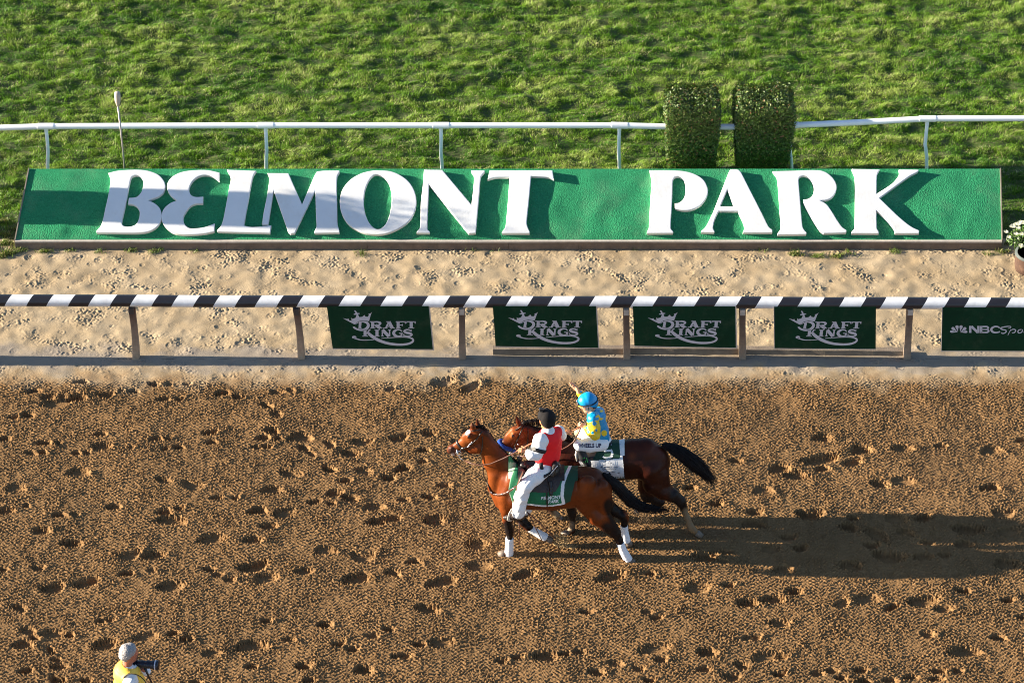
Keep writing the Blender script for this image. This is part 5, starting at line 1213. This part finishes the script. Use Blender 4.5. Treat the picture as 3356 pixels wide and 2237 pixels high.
def vclip(X, Y, Z):
    a = .098-np.sqrt((X-pA[0])**2*1.0+((Y-pA[1])*.8)**2+((Z-pA[2]+.035)*.8)**2); b = cut-.012-Z; c_ = .072-np.sqrt((X-nk[0])**2+(Y-nk[1])**2+(Z-nk[2])**2)
    return np.maximum(np.maximum(a, b), c_)
V, F = vs.mesh(.0075, clip=vclip, fold=.003); vo = part('vest', V, F, M_red, A1)
tr = SDF()
limb(tr, h, [(800, 735, 60, -.06), (885, 728, 58, .06)], .05); limb(tr, h, [(815, 748, 66, -.10), (740, 810, 66, -.22), (668, 880, 56, -.33), (640, 960, 52, -.345), (622, 1040, 50, -.35), (617, 1088, 54, -.35)], .04)
limb(tr, h, [(870, 740, 66, .10), (800, 800, 66, .22), (725, 865, 55, .33), (690, 960, 50, .34), (675, 1060, 52, .34)], .04)
V, F = tr.mesh(.0075, fold=.005); part('trousers', V, F, M_white, A1)
V, F = band(tr, h.p(842, 712, 0), (0.05, 0, 1), .034, .006, 40, .35, .01); part('belt', V, F, M_black, A1)
MB().tube([h.p(790, 706, -.19), h.p(797, 752, -.20)], .026, 8, sq=(1, .6)).build('phone_pouch', M_black, A1)
cap_ = SDF(); up_ = np.array([.08, 0, 1.0])
cap_.cap(hc+np.array([.005, -.005, .055]), hc+np.array([-.015, .012, .060]), .104, .100, .04); cap_.cap(hc+np.array([.02, -.015, .0]), hc+np.array([.02, -.015, -.01]), .088, .085, .05)
fz = hc+np.array([-.75*.07, .62*.07, -.03])
def cclip(X, Y, Z):
    d = (X-hc[0])*-.77+(Y-hc[1])*.63
    return np.maximum((hc[2]-.055)-Z+d*.30, np.minimum(d-.02, .035-(Z-hc[2])))
V, F = cap_.mesh(.007, clip=cclip); cp = part('cap', V, F, mat('black cap', (.014, .012, .012), .85, .2, 20, spec=.2), A1)
bm_ = SDF(); bm_.cap(hc+np.array([-.08, .02, .045]), hc+np.array([-.03, .10, .045]), .032, .032, .03); V, F = bm_.mesh(.007); V[:, 2] = (V[:, 2]-(hc[2]+.045))*.35+hc[2]+.045; part('cap_peak', V, F, M_black, A1)
mb = MB(); q0 = h.p(796, 290, .02); mb.box(q0-.020, q0+.020); mb.build('head_camera', M_black, A1, False)
mb = MB(); q1 = q0+np.array([-.024, 0, .006]); mb.box(q1-np.array([.003, .012, .012]), q1+np.array([.003, .012, .012])); mb.build('head_camera_face', M_silver, A1, False)
V, F = band(sh, h.p(764, 600, -.20), h.p(758, 640, -.22)-h.p(775, 580, -.17), .05, .006, 30, .2); ab = part('arm_band', V, F, M_black, A1)
t = h.p(733, 588, -.27); mb = MB(); ex = np.array([.038, -.012, .012]); ey = np.array([-.012, -.01, .055]); ez = np.cross(ex, ey); ez /= np.linalg.norm(ez)
mb.hexa([t-ex*.6-ey*.6, t+ex*.6-ey*.6, t+ex*.6+ey*.6, t-ex*.6+ey*.6], [v+ez*.012 for v in (t-ex*.6-ey*.6, t+ex*.6-ey*.6, t+ex*.6+ey*.6, t-ex*.6+ey*.6)]); mb.build('phone', mat('pale phone', (.6, .58, .52), .4), ab, False)
bt = SDF(); limb(bt, h, [(628, 1080, 34, -.35), (622, 1118, 32, -.35), (590, 1122, 26, -.355), (535, 1128, 20, -.36), (508, 1130, 14, -.36)], .03); limb(bt, h, [(640, 1110, 24, -.35), (650, 1128, 14, -.35)], .02)
V, F = bt.mesh(.0065); part('boot', V, F, M_boot, A1)
bt = SDF(); limb(bt, h, [(675, 1060, 32, .34), (668, 1095, 30, .34), (580, 1105, 18, .35)], .03); V, F = bt.mesh(.008); part('boot', V, F, M_boot, A1)
# stirrups hang from the saddle
def stirrup(dy, root):
    y = dy
    fe = MB(); fe.tube([h.p(655, 770, y*.9), h.p(612, 870, y*.98), h.p(588, 970, y*1.04), h.p(568, 1062, y*1.06)], [.030, .034, .024, .018], 8, sq=(.35, 1)); fe.build('stirrup_leather', M_leather, root)
    st = MB(); a = h.p(566, 1062, y*1.06)
    st.tube([a, h.p(545, 1100, y*1.06-.05), h.p(535, 1142, y*1.06-.055), h.p(560, 1150, y*1.06), h.p(575, 1140, y*1.06+.05), h.p(572, 1100, y*1.06+.045), a], .010, 8, False, sq=(1, 2.2)); st.build('stirrup', M_edge, root)
stirrup(-.34, skirt_o); stirrup(.34, skirt_o)
mb = MB(); mb.tube([h.p(622, 1150, -.35), h.p(622, 1240, -.355), h.p(626, 1335, -.35)], .006, 6); mb.build('saddle_string', M_leather, skirt_o)
mb = MB(); mb.tube([h.p(690, 1090, -.30), h.p(740, 1190, -.31), h.p(800, 1312, -.30)], .006, 6); mb.build('saddle_string', M_leather, skirt_o)
mb = MB(); mb.tube([h.p(680, 1085, -.28), h.p(760, 1150, -.28), h.p(850, 1240, -.27), h.p(905, 1292, -.27)], .0075, 6); mb.build('saddle_string', M_leather, skirt_o)
# lead strap to the racehorse, held in the far hand
tag(MB().tube([R_.p(560, 640, -.1), R_.p(700, 560, -.12), R_.p(850, 500, -.13), h.p(985, 467, .42), h.p(1010, 462, .44), h.p(1050, 448, .44), R_.p(1100, 420, -.10)], .010, 8).build('lead_strap', mat('tan strap', (.34, .12, .05), .6, .1, 20)), 'tan leather strap held between the two riders', 'strap')

# ---- jockey on the racehorse
h = R_
A2 = empty('person', h.p(1260, 560), 'jockey in turquoise and yellow silks and helmet, waving one hand, on the racehorse', 'person')
bd = SDF(); hc = h.p(1158, 244, -.01); fj = np.array([-1, -.18, -.35]); fj /= np.linalg.norm(fj)
HA = head(bd, hc, fj, (-.2, 0, 1), .96)
limb(bd, h, [(1175, 265, 27, 0), (1205, 320, 30, 0)], .04); limb(bd, h, [(1195, 350, 34, -.14), (1222, 340, 50, 0), (1245, 315, 34, .14)], .05); limb(bd, h, [(1225, 370, 62, 0), (1240, 470, 55, 0), (1265, 540, 56, 0)], .06)
limb(bd, h, [(1198, 358, 27, -.16), (1215, 490, 23, -.23), (1140, 432, 17, -.17)]); hand(bd, h.p(1140, 430, -.17), h.p(1105, 408, -.15)-h.p(1140, 432, -.17), (-.2, .6, -.8), 1, (.8, .9, .7), .85)
limb(bd, h, [(1232, 315, 26, .16), (1165, 222, 22, .30), (1090, 165, 16, .36)]); hand(bd, h.p(1088, 163, .36), h.p(1064, 108, .37)-h.p(1088, 163, .36), (-1, -.35, .1), 1, (.30, .40, .35), 1.15, .3)
limb(bd, h, [(1265, 555, 48, -.11), (1090, 572, 32, -.27), (1120, 660, 22, -.30), (1150, 700, 18, -.30)]); limb(bd, h, [(1240, 540, 48, .11), (1090, 465, 36, .26), (1140, 600, 25, .30)])
V, F = bd.mesh(.0065); part('body', V, F, M_skin, A2)
sk = SDF()
limb(sk, h, [(1193, 352, 42, -.14), (1222, 340, 56, 0), (1248, 312, 42, .14)], .05); limb(sk, h, [(1225, 370, 74, 0), (1242, 450, 68, 0), (1262, 502, 62, 0)], .06); limb(sk, h, [(1190, 300, 30, 0), (1210, 330, 40, 0)], .05)
limb(sk, h, [(1228, 420, 60, -.06), (1255, 495, 56, -.06)], .06); limb(sk, h, [(1230, 400, 60, .06), (1258, 495, 56, .06)], .06)
limb(sk, h, [(1200, 365, 42, -.17), (1208, 430, 42, -.21), (1214, 488, 37, -.24)], .03); limb(sk, h, [(1214, 490, 36, -.24), (1175, 462, 33, -.21), (1142, 434, 21, -.18)], .025)
limb(sk, h, [(1238, 312, 40, .16), (1195, 262, 36, .25), (1165, 222, 31, .31)], .03); limb(sk, h, [(1165, 222, 32, .31), (1125, 190, 31, .34), (1090, 164, 25, .36)], .025)
V, F = sk.mesh(.007, fold=.0045)
zx, zy = projz(V); TQ = np.array([.0, .27, .55]); YL = np.array([.80, .56, .02]); C = np.tile(TQ, (len(V), 1))
def seg_d(V, a, b):
    ab = b-a; t = np.clip(((V-a)@ab)/(ab@ab), 0, 1); return np.linalg.norm(V-a-t[:, None]*ab, axis=1), t
for pts in (((1204, 398, -.19), (1214, 490, -.24), 52), ((1214, 490, -.24), (1142, 434, -.18), 42), ((1210, 280, .22), (1165, 222, .31), 44), ((1165, 222, .31), (1094, 168, .36), 44)):
    d, t = seg_d(V, h.p(*pts[0]), h.p(*pts[1])); C[(d < pts[2]*h.k) & ((zy > 378-(zx-1200)*.35) | (zy < 300))] = YL
def dots(lst, col, arm):
    isarm = (C == YL).all(1)
    for x, y, r_, ry in lst:
        m = (((zx-x)/r_)**2+((zy-y)/ry)**2 < 1) & (isarm if arm else ~isarm); C[m] = col
base_arm = C.copy()
D2 = [(1207, 397, 17, 17), (1192, 470, 11, 12), (1160, 462, 9, 11), (1148, 430, 9, 9), (1222, 450, 8, 12), (1100, 150, 12, 9), (1140, 200, 14, 12)]
D1 = [(1283, 472, 22, 24), (1308, 358, 14, 30), (1258, 362, 10, 9), (1150, 400, 12, 14), (1262, 300, 12, 10), (1180, 420, 10, 12)]
m1 = (C == YL).all(1); dots(D2, TQ, True); C2 = C.copy()
for x, y, r_, ry in D1:
    m = (((zx-x)/r_)**2+((zy-y)/ry)**2 < 1) & ~m1; C[m] = YL
for a, b, w in (((1222, 345), (1238, 335), 7), ((1238, 335), (1245, 345), 7), ((1245, 345), (1250, 364), 7), ((1250, 366), (1270, 358), 6)):
    a_ = np.array(a, float); b_ = np.array(b, float); ab = b_-a_; t = np.clip(((zx-a_[0])*ab[0]+(zy-a_[1])*ab[1])/(ab@ab), 0, 1); m = (np.hypot(zx-a_[0]-t*ab[0], zy-a_[1]-t*ab[1]) < w) & ~m1; C[m] = YL
M_silk = mat('racing silk', attr=True, rough=.42, var=.05, scale=12, bump=.3, bscale=9, bdist=.015)
part('silks', V, F, M_silk, A2, col=C)
tr = SDF()
limb(tr, h, [(1245, 540, 56, -.05), (1285, 535, 56, .05)], .05); limb(tr, h, [(1262, 556, 58, -.12), (1170, 566, 54, -.22), (1092, 566, 46, -.28)], .04)
limb(tr, h, [(1240, 530, 56, .12), (1160, 490, 50, .20), (1092, 466, 42, .26)], .04)
V, F = tr.mesh(.007, fold=.0035); part('breeches', V, F, M_white, A2)
decal(h, tr, text2d('WHEELS UP', 44, 1168, 570, 1.6, sx=.80), .006, 'lettering', mat('navy print', (.02, .02, .07), .7), [o for o in A2.children if o.name.startswith('breeches')][0], -.28)
bt = SDF(); limb(bt, h, [(1088, 585, 34, -.28), (1118, 655, 32, -.30), (1155, 712, 25, -.30), (1150, 732, 24, -.30), (1110, 742, 18, -.30), (1080, 744, 13, -.30)], .03)
V, F = bt.mesh(.007); bo = part('boot', V, F, M_black, A2)
decal(h, bt, strokes2d([stroke([(1118, 665), (1126, 702)], 5, smooth=False), stroke([(1131, 660), (1140, 706)], 5, smooth=False), stroke([(1146, 664), (1154, 700)], 5, smooth=False)]), .006, 'emblem', mat('bright green print', (.10, .55, .10), .6), bo, -.3)
MB().tube([h.p(1072, 590, -.30), h.p(1066, 640, -.31), h.p(1072, 690, -.31)], [.012, .020, .010], 8).build('boot_trim', M_edge, bo)
bt = SDF(); limb(bt, h, [(1085, 510, 30, .28), (1120, 590, 27, .30), (1140, 650, 24, .30), (1090, 665, 14, .30)], .03); V, F = bt.mesh(.008); part('boot', V, F, M_black, A2)
hm = SDF(); hm.cap(HA(-.020, .055, 0), HA(.012, .055, 0), .108, .104, .03); hm.cap(HA(-.05, .0, 0), HA(-.045, -.01, 0), .085, .08, .04)
A_, B_, C_ = HA(0, 0, 0), HA(1, 0, 0)-HA(0, 0, 0), HA(0, 1, 0)-HA(0, 0, 0)
def hclip(X, Y, Z):
    a = ((X-A_[0])*B_[0]+(Y-A_[1])*B_[1]+(Z-A_[2])*B_[2])/.96**2; b = ((X-A_[0])*C_[0]+(Y-A_[1])*C_[1]+(Z-A_[2])*C_[2])/.96**2
    return .028+.25*a-b-np.clip(-a-.02, 0, .06)*1.2
V, F = hm.mesh(.0065, clip=hclip); ho = part('helmet', V, F, mat('turquoise helmet cover', (.0, .28, .62), .38, .04, 10), A2)
pk = SDF(); pk.cap(HA(.085, .058, -.045), HA(.085, .058, .045), .042, .042, .03); V, F = pk.mesh(.006)
up3 = C_/np.linalg.norm(C_); o3 = HA(.085, .052, 0); dd = (V-o3)@up3; V = V-np.outer(dd*.75, up3); part('peak', V, F, mat('yellow peak', (.80, .50, .03), .4), ho)
pts = []
for a in np.linspace(0, 2*math.pi, 33):
    D = (B_*math.cos(a)+(HA(0, 0, 1)-HA(0, 0, 0))*math.sin(a)); D /= np.linalg.norm(D); c = HA(0, .055+.02*math.cos(a), 0); r_ = surf_r(hm, c, D[None], .004, .25)[0]; pts.append(c+D*r_)
MB().tube(pts, .008, 6, False).build('goggle_strap', M_black, ho)
mb = MB()
for z in (-.030, .030): mb.ball(HA(.122, .082, z), .026, 12, 8, (.6, 1, .8))
mb.build('goggles', mat('smoked lens', (.10, .09, .09), .08, .1, 5), ho)
MB().tube([HA(.0, .02, .082), HA(.02, -.05, .062), HA(.04, -.105, .02), HA(.02, -.05, -.062), HA(.0, .02, -.082)], .006, 6).build('chin_strap', M_black, ho)
hr = SDF(); hr.cap(HA(-.05, -.01, 0), HA(-.06, -.045, 0), .075, .055, .03); V, F = hr.mesh(.008); part('hair', V, F, mat('dark hair', (.012, .008, .007), .6, .3, 40), A2)
MB().tube([h.p(1095, 395, -.16), h.p(1108, 385, -.16), h.p(1140, 382, -.15)], .008, 8).build('whip', M_black, None)
o = bpy.data.objects[[k for k in bpy.data.objects.keys() if k.startswith('whip')][0]]; tag(o, 'short black whip handle in the near hand of the jockey', 'whip')

# ---- photographer at the lower left
YPH = G(422, 2136, 1.62)[1]
class Flat:                                                       # full-image pixels at the photographer's depth
    k = ((np.array([0, YPH, 1.6])-CAM)@FW)/FPX
    def p(s, x, y, dy=0): return PY(x, y, YPH+dy)
ph = Flat(); a0 = ph.p(418, 2136); base = np.array([a0[0], YPH, 0.0])
A3 = empty('person', base, 'grey-haired photographer in a yellow vest and white shirt at the lower left', 'person')
W_ = lambda x, y, z: np.array([a0[0]+x, YPH+y, z])
bd = SDF(); hc = ph.p(424, 2140); HP_ = head(bd, hc, (.86, .50, -.18), (0, 0, 1)); zt = hc[2]
def L3(sdf, pts, k=.03):
    for a, b in zip(pts[:-1], pts[1:]): sdf.cap(a[0], b[0], a[1], b[1], k)
nb = W_(-.02, -.01, zt-.20)
L3(bd, [(hc+np.array([-.02, -.01, -.05]), .052), (nb, .055)], .04)
sl, sr = W_(-.03, .18, zt-.27), W_(.02, -.20, zt-.28)
L3(bd, [(sl, .05), (nb+np.array([0, 0, -.08]), .08), (sr, .05)], .05); L3(bd, [(nb+np.array([0, 0, -.1]), .12), (W_(0, 0, zt-.45), .125), (W_(0, 0, .95), .13), (W_(0, 0, .88), .14)], .06)
cL, cR = ph.p(440, 2172, .06), ph.p(517, 2178, .02)
eR, wR = W_(.12, -.26, zt-.50), cL+np.array([-.03, -.12, -.07]); eL, wL = W_(.16, .20, zt-.46), cL+np.array([.06, .06, -.12])
L3(bd, [(sr, .045), (eR, .038), (wR, .027)]); L3(bd, [(sl, .045), (eL, .038), (wL, .027)])
hand(bd, wR, (.5, .35, .55), (.3, .8, -.2), 1, (.8, .9, .7), .9); hand(bd, wL, (.6, -.35, .35), (-.2, -.2, 1), -1, (.8, .9, .7), .9)
for sgn in (-1, 1): L3(bd, [(W_(0, .10*sgn, .88), .085), (W_(.02, .11*sgn, .50), .055), (W_(.0, .11*sgn, .10), .042)]); L3(bd, [(W_(0, .11*sgn, .06), .04), (W_(.14, .12*sgn, .035), .03)])
V, F = bd.mesh(.008); part('body', V, F, mat('sunburnt skin', (.44, .15, .09), .5, .1, 30), A3)
sh = SDF(); L3(sh, [(sl, .070), (nb+np.array([0, 0, -.08]), .10), (sr, .070)], .05); L3(sh, [(nb+np.array([0, 0, -.1]), .145), (W_(0, 0, zt-.45), .155), (W_(0, 0, .95), .16)], .06)
L3(sh, [(sr, .072), (sr*.4+eR*.6, .068), (eR*.9+sr*.1, .066)], .03); L3(sh, [(sl, .072), (sl*.4+eL*.6, .066), (eL, .060)], .03); L3(sh, [(nb, .06), (nb+np.array([.01, 0, -.05]), .085)], .04)
V, F = sh.mesh(.009, fold=.006); part('shirt', V, F, M_white, A3)
vs = SDF(); L3(vs, [(sl*.75+nb*.25, .080), (nb+np.array([0, 0, -.08]), .112), (sr*.75+nb*.25, .080)], .05); L3(vs, [(nb+np.array([-.01, 0, -.1]), .160), (W_(-.01, 0, zt-.45), .172), (W_(0, 0, .95), .178)], .06)
aR, aL = sr+np.array([.06, -.05, -.02]), sl+np.array([.03, .05, -.06])
def pclip(X, Y, Z):
    r_ = lambda c, q: q-np.sqrt((X-c[0])**2+(Y-c[1])**2+((Z-c[2])*.75)**2)
    fr_ = .05-np.abs((X-nb[0])*-.5+(Y-nb[1])*.86)-np.clip((nb[0]+.02)-X, 0, 1)*5
    o_ = np.maximum(r_(aR, .150), r_(aL, .110)); o_ = np.maximum(o_, r_(nb+np.array([.03, .01, .02]), .085)); return np.maximum(np.maximum(o_, fr_+0*Z), .92-Z)
V, F = vs.mesh(.008, clip=pclip, fold=.006); part('vest', V, F, mat('yellow vest', (.92, .58, .07), .6, .05, 10), A3)
th = np.linspace(0, 6.283, 26); pts = []
for a in th: 
    D = np.array([math.cos(a), 0, math.sin(a)*1.15]); pts.append(aR+D*.146+np.array([0, .045-.03*math.cos(a), 0]))
MB().tube(pts, .007, 6, False).build('vest_piping', M_black, A3)
tr = SDF()
for sgn in (-1, 1): L3(tr, [(W_(0, .08*sgn, .93), .12), (W_(.02, .11*sgn, .50), .085), (W_(.0, .11*sgn, .10), .070)], .05)
V, F = tr.mesh(.012); part('trousers', V, F, mat('grey trousers', (.12, .12, .13), .8), A3)
for sgn in (-1, 1):
    bt = SDF(); L3(bt, [(W_(-.04, .11*sgn, .05), .045), (W_(.16, .12*sgn, .04), .038)], .03); V, F = bt.mesh(.01); part('shoe', V, F, M_black, A3)
hr = SDF(); hr.cap(HP_(-.030, .045, 0), HP_(.002, .055, 0), .093, .084, .03); hr.cap(HP_(-.055, -.02, 0), HP_(-.045, -.05, 0), .070, .050, .04)
fh = np.array([.86, .50, -.18]); fh /= np.linalg.norm(fh)
def hrclip(X, Y, Z): return ((X-hc[0])*fh[0]+(Y-hc[1])*fh[1]+(Z-hc[2])*fh[2])-.012-(Z-hc[2])*.50
V, F = hr.mesh(.007, clip=hrclip); V = V+RNG.normal(0, .0016, V.shape)
part('hair', V, F, mat('grey hair', (.36, .33, .32), .85, .25, 45, .7, 120), A3)
# camera with long lens
cL, cR = ph.p(440, 2172, .06), ph.p(517, 2178, .02)
ax_ = cR-cL; ax_ /= np.linalg.norm(ax_)
CAMO = empty('photo_camera', cL, 'black camera with a long lens held by the photographer', 'camera')
M_cam = mat('camera black', (.010, .011, .022), .35, .1, 20)
side = np.cross(ax_, (0, 0, 1)); side /= np.linalg.norm(side); u3 = np.cross(side, ax_)
def cbox(mb, c, a, b, d):
    q = [c+ax_*sx*a+side*sy*b+u3*-d for sx, sy in ((-1, -1), (1, -1), (1, 1), (-1, 1))]; mb.hexa(q, [v+u3*2*d for v in q])
mb = MB(); cbox(mb, cL-ax_*.01, .035, .07, .05); cbox(mb, cL-ax_*.01+u3*.06, .03, .03, .02); mb.build('camera_body', M_cam, CAMO, False)
LS = .84
prof = [(.034, .02), (.040, .05), (.042, .09), (.046, .10), (.046, .13), (.043, .135), (.045, .17), (.050, .18), (.050, .21), (.047, .215), (.052, .26), (.056, .27), (.056, .30)]
MB().lathe(cL, [(q[0], q[1]*LS) for q in prof], 20, ax_).build('lens', M_cam, CAMO)
MB().lathe(cL, [(.0565, .296*LS), (.060, .30*LS), (.060, .312*LS), (.0565, .316*LS)], 20, ax_).build('lens_ring', mat('pale ring', (.55, .55, .62), .4), CAMO)
MB().lathe(cL, [(.058, .314*LS), (.061, .33*LS), (.061, .345*LS), (.048, .345*LS), (.046, .32*LS)], 20, ax_).build('lens_hood', M_cam, CAMO)
mb = MB(); b0 = cL+ax_*.12-u3*.05; mb.tube([b0, b0+np.array([.03, .0, -.12]), b0+np.array([.12, .0, -.45]), np.array([b0[0]+.30, b0[1], .01])], [.018, .013, .012, .010], 8); mb.build('monopod', M_cam, CAMO)

# ================================================================== KICKED-UP DIRT
def spray(name, paths, n, seed, label, rmin, rmax, col):
    r = np.random.default_rng(seed); V = []; F = []
    for i in range(n):
        a, b, w = paths[r.integers(0, len(paths))]; t = r.random()**.8; c = a+(b-a)*t+r.normal(0, 1, 3)*w*(.4+t*.8); c[2] = max(c[2], .004)
        s_ = r.uniform(rmin, rmax); k = len(V)
        T = r.normal(0, 1, (4, 3)); T /= np.linalg.norm(T, axis=1)[:, None]
        V += list(c+T*s_); F += [(k, k+1, k+2), (k, k+2, k+3), (k, k+3, k+1), (k+1, k+3, k+2)]
    o = part(name, np.array(V), np.array(F), mat(name, col, .95, .3, 60), None, smooth=False); tag(o, label, 'dirt', None, 'stuff')
q = P_
spray('kicked_dirt', [(q.p(868, 1300, .1), q.p(930, 1350, .1), .016), (q.p(900, 1330, .1), q.p(1040, 1392, .08), .019), (q.p(900, 1330, .1), q.p(1040, 1392, .08), .019), (q.p(890, 1270, .1), q.p(980, 1310, .1), .03)], 6000, 1, 'loose soil flung up behind the lifted forefoot of the pony', .003, .0105, (.50, .34, .16))
spray('kicked_dirt', [(R_.p(1560, 1090, 0), R_.p(1680, 1200, 0), .10), (R_.p(1900, 1220, -.1), R_.p(2150, 1290, -.1), .06), (R_.p(2020, 1280, -.1), R_.p(2240, 1300, -.1), .05)], 7000, 2, 'fine loose soil thrown up around the hind feet of the racehorse', .002, .0060, (.30, .18, .085))
